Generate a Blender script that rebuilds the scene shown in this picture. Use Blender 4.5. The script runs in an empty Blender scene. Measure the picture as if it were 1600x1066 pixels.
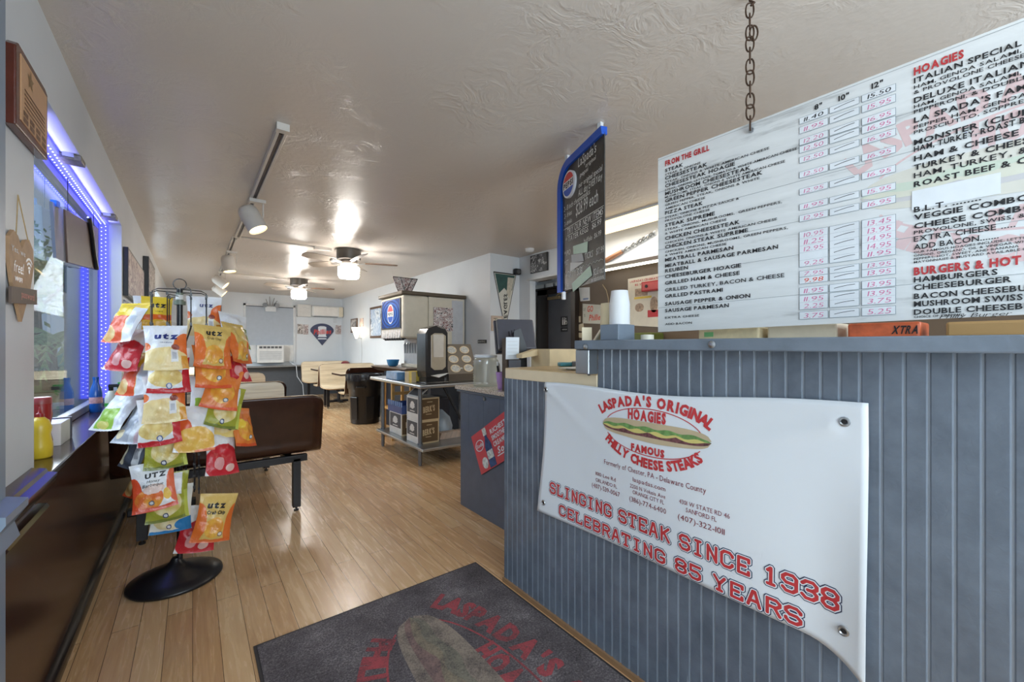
import bpy, bmesh, math, random
from mathutils import Vector, Matrix
random.seed(7)
sc = bpy.context.scene
COL = sc.collection
# ------------------------------------------------------------------ camera
CAMH = 1.26
F = 645.0
YAW = math.atan(499 / F)
cam_d = bpy.data.cameras.new('camera')
cam_d.sensor_fit = 'HORIZONTAL'; cam_d.sensor_width = 36.0
cam_d.lens = F / 1600 * 36.0
cam_d.shift_y = 7 / 1600
cam_d.clip_start = 0.02
cam = bpy.data.objects.new('camera', cam_d); COL.objects.link(cam)
cam.location = (0, 0, CAMH); cam.rotation_euler = (math.pi / 2, 0, -YAW)
sc.camera = cam
# ------------------------------------------------------------------ world, exposure, daylight
sc.view_settings.view_transform = 'Standard'
sc.view_settings.look = 'None'
sc.view_settings.gamma = 1.0
sc.view_settings.use_curve_mapping = False
sc.view_settings.exposure = 0.9
w = bpy.data.worlds.new('sky'); sc.world = w; w.use_nodes = True
bg = w.node_tree.nodes['Background']
bg.inputs[0].default_value = (0.66, 0.80, 1.0, 1); bg.inputs[1].default_value = 0.32
sc.cycles.caustics_reflective = False; sc.cycles.caustics_refractive = False


def area(name, loc, rot, sx, sy, power, col=(1, 1, 1)):
    l = bpy.data.lights.new(name, 'AREA'); l.shape = 'RECTANGLE'; l.size = sx; l.size_y = sy
    l.energy = power; l.color = col
    o = bpy.data.objects.new(name, l); COL.objects.link(o); o.location = loc; o.rotation_euler = rot
    return o


# daylight entering by the glazed front of the shop (behind the camera) and by the side window
area('daylight_front', (1.3, -1.75, 1.5), (math.pi / 2, 0, 0), 4.0, 1.5, 105, (1, 0.995, .985))
area('daylight_side', (-1.9, 3.1, 2.6), (0, math.radians(-62), 0), 1.4, 2.2, 42, (0.97, 0.99, 1.0))
area('daylight_unseen_rear', (-1.3, 8.4, 2.3), (0, math.radians(-70), 0), 1.3, 2.6, 260, (1.0, 0.99, .97))  # added behind an unseen rear window to brighten the back of the room


# ------------------------------------------------------------------ materials
def lin(c):
    r = []
    for v in c[:3]:
        v = v / 255.0
        r.append(v / 12.92 if v <= 0.04045 else ((v + 0.055) / 1.055) ** 2.4)
    return (r[0], r[1], r[2], 1.0)


class NT:
    def __init__(s, name):
        s.m = bpy.data.materials.new(name); s.m.use_nodes = True
        s.t = s.m.node_tree; s.n = s.t.nodes; s.l = s.t.links
        s.b = s.n['Principled BSDF']

    def node(s, typ, **kw):
        n = s.n.new(typ)
        for k, v in kw.items():
            if k.startswith('i'):
                n.inputs[int(k[1:])].default_value = v
            else:
                setattr(n, k, v)
        return n

    def link(s, a, b): s.l.new(a, b)

    def math(s, op, a, b=None, c=None, clamp=False):
        n = s.n.new('ShaderNodeMath'); n.operation = op; n.use_clamp = clamp
        for i, v in enumerate((a, b, c)):
            if v is None: continue
            if isinstance(v, (int, float)): n.inputs[i].default_value = v
            else: s.l.new(v, n.inputs[i])
        return n.outputs[0]

    def mix(s, fac, a, b, mode='MIX'):
        n = s.n.new('ShaderNodeMix'); n.data_type = 'RGBA'; n.blend_type = mode
        for sock, v in ((n.inputs[0], fac), (n.inputs[6], a), (n.inputs[7], b)):
            if isinstance(v, (int, float)): sock.default_value = v
            elif isinstance(v, tuple): sock.default_value = v
            else: s.l.new(v, sock)
        return n.outputs[2]

    def noise(s, scale, detail=3, vec=None, rough=0.55, dist=0.0):
        n = s.n.new('ShaderNodeTexNoise'); n.inputs['Scale'].default_value = scale
        n.inputs['Detail'].default_value = detail; n.inputs['Roughness'].default_value = rough
        n.inputs['Distortion'].default_value = dist
        if vec is not None: s.l.new(vec, n.inputs['Vector'])
        return n

    def coord(s, kind='Object', scale=None, rot=None):
        c = s.n.new('ShaderNodeTexCoord').outputs[kind]
        if scale or rot:
            mp = s.n.new('ShaderNodeMapping')
            if scale: mp.inputs['Scale'].default_value = scale
            if rot: mp.inputs['Rotation'].default_value = rot
            s.l.new(c, mp.inputs['Vector']); c = mp.outputs[0]
        return c

    def bump(s, h, strength=0.3, dist=0.01):
        b = s.n.new('ShaderNodeBump'); b.inputs['Strength'].default_value = strength
        b.inputs['Distance'].default_value = dist
        s.l.new(h, b.inputs['Height']); s.l.new(b.outputs[0], s.b.inputs['Normal'])

    def ramp(s, fac, stops, interp='LINEAR'):
        r = s.n.new('ShaderNodeValToRGB'); r.color_ramp.interpolation = interp
        e = r.color_ramp.elements
        while len(e) < len(stops): e.new(0.5)
        for k, (p, c) in enumerate(stops):
            e[k].position = p; e[k].color = c
        s.l.new(fac, r.inputs[0]); return r.outputs[0]


def sset(b, rough=0.5, metal=0.0, spec=None, coat=None):
    b.inputs['Roughness'].default_value = rough; b.inputs['Metallic'].default_value = metal
    if spec is not None: b.inputs['Specular IOR Level'].default_value = spec
    if coat is not None: b.inputs['Coat Weight'].default_value = coat; b.inputs['Coat Roughness'].default_value = 0.15


MATS = {}


def mat(name, c, rough=0.5, metal=0.0, var=0.06, nscale=12, bump=0.0, bscale=60, spec=None, coat=None):
    """plain paint / plastic / metal with a little procedural unevenness"""
    if name in MATS: return MATS[name]
    t = NT(name); c = lin(c)
    n = t.noise(nscale, 4, t.coord())
    d = tuple(v * (1 - var) for v in c[:3]) + (1,)
    e = tuple(min(1, v * (1 + var)) for v in c[:3]) + (1,)
    t.link(t.ramp(n.outputs[0], [(0.3, d), (0.7, e)]), t.b.inputs['Base Color'])
    sset(t.b, rough, metal, spec, coat)
    if bump:
        t.bump(t.noise(bscale, 4, t.coord()).outputs[0], bump, 0.004)
    MATS[name] = t.m
    return t.m


def emit(name, c, strength):
    if name in MATS: return MATS[name]
    t = NT(name); c = lin(c)
    t.b.inputs['Base Color'].default_value = c
    t.b.inputs['Emission Color'].default_value = c
    t.b.inputs['Emission Strength'].default_value = strength
    MATS[name] = t.m
    return t.m


def paint(name, base, layers, rough=0.35, wob=0.03, wscale=6, bump=0.0, coat=None, metal=0.0):
    """flat artwork / packaging print: layers of ellipses and rectangles in UV space"""
    if name in MATS: return MATS[name]
    t = NT(name)
    uv = t.node('ShaderNodeUVMap').outputs[0]
    n = t.noise(wscale, 3, uv)
    sx = t.node('ShaderNodeSeparateXYZ'); t.link(uv, sx.inputs[0])
    nx = t.node('ShaderNodeSeparateColor'); t.link(n.outputs[1], nx.inputs[0])
    u = t.math('ADD', sx.outputs[0], t.math('MULTIPLY', t.math('SUBTRACT', nx.outputs[0], 0.5), wob * 2))
    v = t.math('ADD', sx.outputs[1], t.math('MULTIPLY', t.math('SUBTRACT', nx.outputs[1], 0.5), wob * 2))
    col = lin(base)
    for L in layers:
        if L[0] == 'e':
            _, cx, cy, rx, ry, c = L
            a = t.math('POWER', t.math('ABSOLUTE', t.math('DIVIDE', t.math('SUBTRACT', u, cx), rx)), 2.0)
            b = t.math('POWER', t.math('ABSOLUTE', t.math('DIVIDE', t.math('SUBTRACT', v, cy), ry)), 2.0)
            mk = t.math('MULTIPLY', t.math('SUBTRACT', 1.0, t.math('ADD', a, b)), 14.0, clamp=True)
        elif L[0] == 'r':
            _, u0, u1, v0, v1, c = L
            a = t.math('SUBTRACT', (u1 - u0) / 2, t.math('ABSOLUTE', t.math('SUBTRACT', u, (u0 + u1) / 2)))
            b = t.math('SUBTRACT', (v1 - v0) / 2, t.math('ABSOLUTE', t.math('SUBTRACT', v, (v0 + v1) / 2)))
            mk = t.math('MULTIPLY', t.math('MINIMUM', a, b), 80.0, clamp=True)
        elif L[0] == 'n':   # noise blotches inside everything: scale, threshold, colour
            _, s_, th_, c = L
            q = t.noise(s_, 4, uv)
            mk = t.math('MULTIPLY', t.math('SUBTRACT', q.outputs[0], th_), 12.0, clamp=True)
        elif L[0] == 'c':   # crisps: voronoi flakes inside an ellipse
            _, cx, cy, rx, ry, c, c2 = L
            a = t.math('POWER', t.math('ABSOLUTE', t.math('DIVIDE', t.math('SUBTRACT', u, cx), rx)), 2.0)
            b = t.math('POWER', t.math('ABSOLUTE', t.math('DIVIDE', t.math('SUBTRACT', v, cy), ry)), 2.0)
            mk = t.math('MULTIPLY', t.math('SUBTRACT', 1.0, t.math('ADD', a, b)), 14.0, clamp=True)
            vo = t.node('ShaderNodeTexVoronoi'); vo.inputs['Scale'].default_value = 5.5
            t.link(uv, vo.inputs['Vector'])
            cc = t.mix(t.math('MULTIPLY', vo.outputs['Distance'], 1.4, clamp=True), lin(c), lin(c2))
            col = t.mix(mk, col, cc); continue
        col = t.mix(mk, col, lin(c))
    t.link(col, t.b.inputs['Base Color']) if not isinstance(col, tuple) else setattr(t.b.inputs['Base Color'], 'default_value', col)
    sset(t.b, rough, metal, None, coat)
    if bump:
        t.bump(t.noise(9, 4, uv, 0.6, 0.6).outputs[0], bump, 0.01)
    MATS[name] = t.m
    return t.m


def collage(name, stops, scale=9):
    if name in MATS: return MATS[name]
    t = NT(name)
    n = t.noise(scale, 5, t.coord(), 0.65, 0.8)
    t.link(t.ramp(n.outputs[0], [(p, lin(c)) for p, c in stops], 'CONSTANT'), t.b.inputs['Base Color'])
    sset(t.b, 0.35)
    MATS[name] = t.m
    return t.m


def glass(name='clear_glass', tint=(235, 244, 250), rough=0.0, refl=0.75):
    if name in MATS: return MATS[name]
    t = NT(name); t.n.remove(t.b)
    tr = t.node('ShaderNodeBsdfTransparent'); tr.inputs[0].default_value = lin(tint)
    gl = t.node('ShaderNodeBsdfGlossy'); gl.inputs['Roughness'].default_value = rough
    lw = t.node('ShaderNodeLayerWeight'); lw.inputs[0].default_value = 0.5
    sch = t.math('ADD', 0.04, t.math('MULTIPLY', 0.96, t.math('POWER', lw.outputs['Facing'], 5.0)))
    mx = t.node('ShaderNodeMixShader')
    t.link(t.math('MULTIPLY', sch, refl, clamp=True), mx.inputs[0])
    t.link(tr.outputs[0], mx.inputs[1]); t.link(gl.outputs[0], mx.inputs[2])
    t.link(mx.outputs[0], t.n['Material Output'].inputs[0])
    MATS[name] = t.m
    return t.m


# ------------------------------------------------------------------ mesh building
class MB:
    def __init__(s): s.v = []; s.f = []; s.uv = None

    def add(s, vs, fs):
        o = len(s.v); s.v.extend([tuple(p) for p in vs]); s.f.extend([tuple(o + i for i in q) for q in fs]); return s

    def box(s, x0, x1, y0, y1, z0, z1):
        v = [(x, y, z) for x in (x0, x1) for y in (y0, y1) for z in (z0, z1)]
        return s.add(v, [(0, 1, 3, 2), (4, 6, 7, 5), (0, 4, 5, 1), (2, 3, 7, 6), (0, 2, 6, 4), (1, 5, 7, 3)])

    def obox(s, o, a, b, c):
        """box from corner o with edge vectors a, b, c"""
        o, a, b, c = map(Vector, (o, a, b, c))
        v = [o + a * i + b * j + c * k for i in (0, 1) for j in (0, 1) for k in (0, 1)]
        fs = [(0, 1, 3, 2), (4, 6, 7, 5), (0, 4, 5, 1), (2, 3, 7, 6), (0, 2, 6, 4), (1, 5, 7, 3)]
        if a.cross(b).dot(c) < 0: fs = [q[::-1] for q in fs]
        return s.add(v, fs)

    def cyl(s, p0, p1, r0, r1=None, n=20, caps=True):
        r1 = r0 if r1 is None else r1
        p0, p1 = Vector(p0), Vector(p1); d = (p1 - p0).normalized()
        a = d.orthogonal().normalized(); b = d.cross(a)
        v = []
        for p, r in ((p0, r0), (p1, r1)):
            for k in range(n):
                t = 2 * math.pi * k / n
                v.append(p + a * (r * math.cos(t)) + b * (r * math.sin(t)))
        f = [(k, (k + 1) % n, n + (k + 1) % n, n + k) for k in range(n)]
        if caps: f += [tuple(range(n - 1, -1, -1)), tuple(range(n, 2 * n))]
        return s.add(v, f)

    def tube(s, pts, r, n=8, closed=False):
        pts = [Vector(p) for p in pts]; m = len(pts)
        prev = None; v = []
        for i, p in enumerate(pts):
            if closed: d = pts[(i + 1) % m] - pts[i - 1]
            else: d = pts[min(i + 1, m - 1)] - pts[max(i - 1, 0)]
            d.normalize()
            if prev is None: a = d.orthogonal().normalized()
            else:
                a = prev - d * prev.dot(d)
                a = a.normalized() if a.length > 1e-6 else d.orthogonal().normalized()
            prev = a; b = d.cross(a)
            for k in range(n):
                t = 2 * math.pi * k / n
                v.append(p + a * (r * math.cos(t)) + b * (r * math.sin(t)))
        f = []
        for i in range(m if closed else m - 1):
            j = (i + 1) % m
            for k in range(n): f.append((i * n + k, i * n + (k + 1) % n, j * n + (k + 1) % n, j * n + k))
        if not closed: f += [tuple(range(n - 1, -1, -1)), tuple((m - 1) * n + k for k in range(n))]
        return s.add(v, f)

    def lathe(s, prof, c, n=32, mx=None):
        """prof: (radius, z) from bottom to top, around the vertical through c"""
        v = []
        for r, z in prof:
            for k in range(n):
                t = 2 * math.pi * k / n
                p = Vector((r * math.cos(t), r * math.sin(t), z))
                v.append((mx @ p if mx else p) + Vector(c))
        f = []
        for i in range(len(prof) - 1):
            for k in range(n): f.append((i * n + k, i * n + (k + 1) % n, (i + 1) * n + (k + 1) % n, (i + 1) * n + k))
        f += [tuple(range(n - 1, -1, -1)), tuple((len(prof) - 1) * n + k for k in range(n))]
        return s.add(v, f)

    def prism(s, poly, mapf, th):
        """flat outline poly (2-D) mapped by mapf(x, y, z), given thickness th"""
        n = len(poly)
        v = [mapf(x, y, 0) for x, y in poly] + [mapf(x, y, th) for x, y in poly]
        f = [tuple(range(n - 1, -1, -1)), tuple(range(n, 2 * n))]
        f += [(k, (k + 1) % n, n + (k + 1) % n, n + k) for k in range(n)]
        return s.add(v, f)

    def grid(s, fn, nu, nv, uv=True):
        o = len(s.v)
        for j in range(nv + 1):
            for i in range(nu + 1): s.v.append(tuple(fn(i / nu, j / nv)))
        for j in range(nv):
            for i in range(nu):
                a = o + j * (nu + 1) + i
                s.f.append((a, a + 1, a + nu + 2, a + nu + 1))
        if uv:
            if s.uv is None: s.uv = {}
            for j in range(nv + 1):
                for i in range(nu + 1): s.uv[o + j * (nu + 1) + i] = (i / nu, j / nv)
        return s

    def build(s, name, m, parent=None, loc=None, smooth=False, bev=0.0, seg=2, sub=0, fix=True):
        if parent is not None: base = root_loc(parent)
        elif loc is not None: base = Vector(loc)
        else:
            xs = [p[0] for p in s.v]; ys = [p[1] for p in s.v]; zs = [p[2] for p in s.v]
            base = Vector(((min(xs) + max(xs)) / 2, (min(ys) + max(ys)) / 2, min(zs)))
        me = bpy.data.meshes.new(name)
        me.from_pydata([tuple(Vector(p) - base) for p in s.v], [], s.f)
        if fix:
            bm = bmesh.new(); bm.from_mesh(me); bmesh.ops.recalc_face_normals(bm, faces=bm.faces); bm.to_mesh(me); bm.free()
        if s.uv:
            l = me.uv_layers.new(name='UVMap')
            for lp in me.loops: l.data[lp.index].uv = s.uv.get(lp.vertex_index, (0.5, 0.5))
        ms = m if isinstance(m, (list, tuple)) else [m]
        for q in ms: me.materials.append(q)
        if smooth:
            for p in me.polygons: p.use_smooth = True
            me.set_sharp_from_angle(angle=math.radians(smooth if smooth is not True else 40))
        o = bpy.data.objects.new(name, me); COL.objects.link(o)
        if parent is not None: o.parent = parent
        else: o.location = base
        if bev:
            b = o.modifiers.new('edge', 'BEVEL'); b.width = bev; b.segments = seg; b.limit_method = 'ANGLE'
            b.angle_limit = math.radians(40); b.harden_normals = False
        if sub:
            b = o.modifiers.new('sub', 'SUBSURF'); b.levels = sub; b.render_levels = sub
        return o


def root_loc(o):
    while o.parent is not None: o = o.parent
    return Vector(o.location)


def tag(o, label, cat, group=None, kind=None):
    if label: o['label'] = label
    if cat: o['category'] = cat
    if group: o['group'] = group
    if kind: o['kind'] = kind
    return o


def thing(name, loc, label, cat, group=None):
    o = bpy.data.objects.new(name, None); COL.objects.link(o); o.location = loc; o.empty_display_size = 0.1
    return tag(o, label, cat, group)


def struct(o): o['kind'] = 'structure'; return o


def copy_tree(o, parent=None):
    c = o.copy(); COL.objects.link(c)
    if parent is not None: c.parent = parent
    for ch in list(o.children): copy_tree(ch, c)
    return c


# ------------------------------------------------------------------ lettering
GL = {}


def glyph(ch, off):
    k = (ch, off)
    if k not in GL:
        cu = bpy.data.curves.new('glyph', 'FONT'); cu.body = ch; cu.size = 1.0; cu.offset = off; cu.resolution_u = 2
        ob = bpy.data.objects.new('glyph', cu); COL.objects.link(ob)
        bpy.context.view_layer.update()
        me = bpy.data.meshes.new_from_object(ob.evaluated_get(bpy.context.evaluated_depsgraph_get()))
        vs = [(v.co.x, v.co.y) for v in me.vertices]; fs = [tuple(p.vertices) for p in me.polygons]
        sa = lambda q: sum(vs[q[i]][0] * vs[q[(i + 1) % len(q)]][1] - vs[q[(i + 1) % len(q)]][0] * vs[q[i]][1] for i in range(len(q)))
        fs = [q if sa(q) >= 0 else q[::-1] for q in fs]
        bpy.data.objects.remove(ob); bpy.data.curves.remove(cu); bpy.data.meshes.remove(me)
        xs = [p[0] for p in vs] or [0, 0.3]
        GL[k] = (vs, fs, min(xs), max(xs))
    return GL[k]


def text_w(s, off=0.0, gap=0.09, space=0.3):
    w_ = 0
    for ch in s:
        if ch == ' ': w_ += space
        else:
            g = glyph(ch, off); w_ += g[3] - g[2] + gap
    return w_ - gap


def text(mb, s, mapf, x=0, y=0, size=None, width=None, height=None, align='l', off=0.02, slant=0.0, gap=0.09, space=0.3, z=0.0, rot=0.0):
    """letters laid out from (x, y); cap height = 0.7*size. mapf(u, v, z) -> point"""
    w_ = text_w(s, off, gap, space)
    sy = (height / 0.7) if height else size
    sx = (width / w_) if width else (sy if sy else 1)
    if sy is None: sy = sx
    tot = w_ * sx
    x0 = x - (tot / 2 if align == 'c' else tot if align == 'r' else 0)
    cr, sr = math.cos(rot), math.sin(rot)
    cx = 0
    for ch in s:
        if ch == ' ': cx += space; continue
        vs, fs, a, b = glyph(ch, off)
        out = []
        for px, py in vs:
            lx = (cx + px - a + slant * py) * sx + (x0 - x); ly = py * sy
            out.append(mapf(x + lx * cr - ly * sr, y + lx * sr + ly * cr, z))
        mb.add(out, fs); cx += b - a + gap
    return mb


def arc_text(mb, s, mapf, cx, cy, rx, ry, a0, a1, h, wscale=1.0, top=True, off=0.03, z=0.0):
    """letters standing on an ellipse, from angle a0 to a1 (degrees)"""
    n = len(s); ws = [0.35 if c == ' ' else glyph(c, off)[3] - glyph(c, off)[2] + 0.12 for c in s]
    tot = sum(ws); acc = 0; zi = 0
    for ch, w_ in zip(s, ws):
        m = (acc + w_ / 2) / tot; acc += w_; zi = (zi + 1) % 2
        if ch == ' ': continue
        t = math.radians(a0 + (a1 - a0) * m)
        px, py = cx + rx * math.cos(t), cy + ry * math.sin(t)
        tx, ty = -rx * math.sin(t), ry * math.cos(t)
        if a1 < a0: tx, ty = -tx, -ty
        L = math.hypot(tx, ty); tx, ty = tx / L, ty / L
        nx, ny = -ty, tx
        vs, fs, a, b = glyph(ch, off)
        k = h / 0.7
        out = []
        for gx, gy in vs:
            lx = (gx - (a + b) / 2) * k * wscale; ly = gy * k
            out.append(mapf(px + tx * lx + nx * ly, py + ty * lx + ny * ly, z + zi * 1.5e-4))
        mb.add(out, fs)
    return mb


# varsity block letters: strokes on a 4 x 6 raster
BLK = {
 'S': [[(4, 4.6), (4, 5), (3, 6), (1, 6), (0, 5), (0, 4), (1, 3), (3, 3), (4, 2), (4, 1), (3, 0), (1, 0), (0, 1), (0, 1.4)]],
 'L': [[(0.6, 6), (0.6, 0), (4, 0), (4, 1.3)], [(0, 6), (1.4, 6)]],
 'I': [[(2, 0), (2, 6)], [(1, 6), (3, 6)], [(1, 0), (3, 0)]],
 'N': [[(0.4, 0), (0.4, 6), (3.6, 0), (3.6, 6)]],
 'G': [[(4, 4.7), (4, 5), (3, 6), (1, 6), (0, 5), (0, 1), (1, 0), (3, 0), (4, 1), (4, 2.6), (2.4, 2.6)]],
 'T': [[(0, 5), (0, 6), (4, 6), (4, 5)], [(2, 6), (2, 0)], [(1.2, 0), (2.8, 0)]],
 'E': [[(4, 4.9), (4, 6), (0.5, 6), (0.5, 0), (4, 0), (4, 1.1)], [(0.5, 3), (2.8, 3)]],
 'A': [[(0.2, 0), (1.7, 6), (2.3, 6), (3.8, 0)], [(0.9, 2), (3.1, 2)]],
 'K': [[(0.5, 0), (0.5, 6)], [(3.8, 6), (0.7, 2.8)], [(1.6, 3.6), (3.9, 0)]],
 'C': [[(4, 4.6), (4, 5), (3, 6), (1, 6), (0, 5), (0, 1), (1, 0), (3, 0), (4, 1), (4, 1.4)]],
 'B': [[(0.4, 0), (0.4, 6), (3, 6), (4, 5), (4, 4), (3, 3), (0.4, 3)], [(3, 3), (4, 2), (4, 1), (3, 0), (0.4, 0)]],
 'R': [[(0.4, 0), (0.4, 6), (3, 6), (4, 5), (4, 4), (3, 3), (0.4, 3)], [(2.4, 3), (4, 0)]],
 'Y': [[(0.2, 6), (2, 3), (3.8, 6)], [(2, 3), (2, 0)], [(1.2, 0), (2.8, 0)]],
 '1': [[(1, 5), (2, 6), (2, 0)], [(1, 0), (3, 0)]],
 '9': [[(4, 3), (1, 3), (0, 4), (0, 5), (1, 6), (3, 6), (4, 5), (4, 1), (3, 0), (1, 0), (0, 1)]],
 '3': [[(0, 5), (1, 6), (3, 6), (4, 5), (4, 4), (3, 3), (1.6, 3)], [(3, 3), (4, 2), (4, 1), (3, 0), (1, 0), (0, 1)]],
 '8': [[(1, 3), (0, 4), (0, 5), (1, 6), (3, 6), (4, 5), (4, 4), (3, 3), (1, 3), (0, 2), (0, 1), (1, 0), (3, 0), (4, 1), (4, 2), (3, 3)]],
 '5': [[(4, 6), (0.4, 6), (0.4, 3.4), (3, 3.4), (4, 2.5), (4, 1), (3, 0), (1, 0), (0, 1)]],
}


def block_text(mb, s, mapf, x, y, w_, h, thick, z):
    n = sum(0.62 if c == ' ' else 1.0 for c in s)
    adv = w_ / n; cw = adv * 0.70
    cx = x; r = thick / 2
    for ch in s:
        if ch == ' ': cx += adv * 0.62; continue
        for st in BLK[ch]:
            P = [(cx + p[0] / 4 * cw, y + p[1] / 6 * h) for p in st]
            for i in range(len(P) - 1):
                (ax, ay), (bx, by) = P[i], P[i + 1]
                L = math.hypot(bx - ax, by - ay); nx, ny = -(by - ay) / L * r, (bx - ax) / L * r
                mb.add([mapf(px, py, z) for px, py in ((ax - nx, ay - ny), (bx - nx, by - ny), (bx + nx, by + ny), (ax + nx, ay + ny))], [(0, 1, 2, 3)])
            for i, (px, py) in enumerate(P):
                k = 1.0 / math.cos(math.pi / 8)
                mb.add([mapf(px + r * k * math.cos(math.pi / 8 + q * math.pi / 4), py + r * k * math.sin(math.pi / 8 + q * math.pi / 4), z) for q in range(8)], [tuple(range(8))])
        cx += adv
    return mb


def band(mb, top, bot, mapf, z, n=40):
    """filled region between two curves given as functions of t in 0..1 -> (x, y)"""
    v = []
    for i in range(n + 1):
        t = i / n; v.append(mapf(*bot(t), z)); v.append(mapf(*top(t), z))
    return mb.add(v, [(2 * i, 2 * i + 2, 2 * i + 3, 2 * i + 1) for i in range(n)])


def ring(mb, cx, cy, rx, ry, th, mapf, z, a0=0, a1=360, n=64):
    v = []
    for i in range(n + 1):
        t = math.radians(a0 + (a1 - a0) * i / n)
        v.append(mapf(cx + (rx - th) * math.cos(t), cy + (ry - th) * math.sin(t), z))
        v.append(mapf(cx + rx * math.cos(t), cy + ry * math.sin(t), z))
    return mb.add(v, [(2 * i, 2 * i + 1, 2 * i + 3, 2 * i + 2) for i in range(n)])


def disc(mb, cx, cy, rx, ry, mapf, z, n=28, a0=0, a1=360):
    v = [mapf(cx, cy, z)]
    for i in range(n + 1):
        t = math.radians(a0 + (a1 - a0) * i / n); v.append(mapf(cx + rx * math.cos(t), cy + ry * math.sin(t), z))
    return mb.add(v, [(0, i + 1, i + 2) for i in range(n)])


def rect(mb, x0, x1, y0, y1, mapf, z):
    return mb.add([mapf(x0, y0, z), mapf(x1, y0, z), mapf(x1, y1, z), mapf(x0, y1, z)], [(0, 1, 2, 3)])


def logo(mapf, parent, M, S=0.22, cx=0, cy=0, z=0.0015, SQ=0.75):
    """shop logo: ellipse, arched lettering and a long hoagie; S = half width of the ellipse"""
    f = lambda x, y, zz: mapf(cx + x * S, cy + y * S, zz)
    t = MB()
    arc_text(t, "LASPADA'S ORIGINAL", f, 0, 0.09, 1.15, 0.42, 155, 25, 0.17, 0.82, z=z, off=.055)
    arc_text(t, "PHILLY CHEESE STEAKS", f, 0, 0.19, 1.16, 0.75, 213.5, 326.5, 0.155, 0.82, z=z, off=.055)
    text(t, 'HOAGIES', f, -0.06, 0.255, width=0.76, height=0.17, align='c', off=0.06, z=z)
    text(t, 'FAMOUS', f, -0.03, -0.315, width=0.67, height=0.12, align='c', off=0.06, z=z)
    ring(t, 0, 0.056, 0.98, 0.417, 0.016, f, z * .7, 20, 160); ring(t, 0, 0.056, 0.98, 0.417, 0.016, f, z * .7, 200, 340)
    t2 = MB(); t2.v = [p for p in t.v]; t2.f = t.f
    t2.build('logo_lettering', M['red'], parent, fix=False)
    def env(t): return max(0.0, 1 - abs(2 * t - 1) ** 5) ** 0.5
    X = lambda t: -1.03 + 2.12 * t
    g = lambda x, y, zz: f(x, 0.07 + y * SQ, zz)
    m = MB(); band(m, lambda t: (X(t), 0.03 + 0.19 * env(t)), lambda t: (X(t), 0.03 - 0.03 * env(t)), g, z + 0.0004)
    band(m, lambda t: (X(t), -0.08 * env(t)), lambda t: (X(t), -0.23 * env(t) + 0.02 * math.sin(9 * t)), g, z + 0.0004)
    m.build('hoagie_bread', M['bread'], parent, fix=False)
    m = MB(); band(m, lambda t: (X(t), 0.07 * env(t)), lambda t: (X(t), -0.13 * env(t)), g, z + 0.0008)
    m.build('hoagie_meat', M['meat'], parent, fix=False)
    m = MB(); band(m, lambda t: (X(t), 0.06 * env(t)), lambda t: (X(t), (-0.01 - 0.07 * abs(math.sin(13 * t))) * env(t)), g, z + 0.0012)
    m.build('hoagie_cheese', M['cheese'], parent, fix=False)
    m = MB(); band(m, lambda t: (X(t), (0.095 + 0.02 * math.sin(31 * t)) * env(t)), lambda t: (X(t), (0.01 + 0.025 * math.sin(37 * t)) * env(t)), g, z + 0.0016)
    m.build('hoagie_lettuce', M['lettuce'], parent, fix=False)


LOGO = {'red': mat('print_red', (196, 58, 62), 0.4), 'bread': mat('print_bread', (196, 178, 146), 0.4),
        'meat': mat('print_meat', (112, 72, 74), 0.4, var=0.5, nscale=90), 'cheese': mat('print_cheese', (212, 200, 122), 0.4),
        'lettuce': mat('print_lettuce', (112, 152, 88), 0.4, var=0.3, nscale=60)}
BLACK = mat('print_black', (28, 28, 32), 0.4)
# ================================================================== THE SETTING
WALL = mat('wall_paint', (218, 222, 226), 0.45, var=0.03, nscale=2, bump=0.12, bscale=35)
TRIMW = mat('white_trim', (214, 216, 218), 0.4)


def floor_mat():
    t = NT('plank_floor')
    v = t.coord('Object', rot=(0, 0, math.pi / 2))
    br = t.node('ShaderNodeTexBrick', offset=0.37, offset_frequency=2)
    t.link(v, br.inputs['Vector'])
    for k, val in (('Scale', 1.0), ('Mortar Size', 0.0012), ('Mortar Smooth', 0.3), ('Bias', 0.0), ('Brick Width', 1.25), ('Row Height', 0.094)):
        br.inputs[k].default_value = val
    br.inputs['Color1'].default_value = (0, 0, 0, 1); br.inputs['Color2'].default_value = (1, 1, 1, 1)
    br.inputs['Mortar'].default_value = (0.5, 0.5, 0.5, 1)
    g = t.noise(3.0, 6, t.coord('Object', scale=(9, 0.7, 1)), 0.6, 1.6)
    g2 = t.noise(1.2, 3, t.coord('Object'), 0.5)
    tone = t.math('ADD', t.math('MULTIPLY', br.outputs[0], 0.22), t.math('ADD', t.math('MULTIPLY', g.outputs[0], 0.62), t.math('MULTIPLY', g2.outputs[0], 0.24)))
    col = t.ramp(tone, [(0.25, lin((172, 128, 88))), (0.5, lin((206, 165, 121))), (0.68, lin((219, 183, 139))), (0.85, lin((227, 198, 157)))])
    col = t.mix(br.outputs[1], col, lin((74, 48, 30)))
    t.link(col, t.b.inputs['Base Color'])
    t.link(t.math('ADD', 0.16, t.math('MULTIPLY', g.outputs[0], 0.2)), t.b.inputs['Roughness'])
    t.bump(t.math('SUBTRACT', t.math('MULTIPLY', g.outputs[0], 0.15), br.outputs[1]), 0.2, 0.002)
    return t.m


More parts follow.
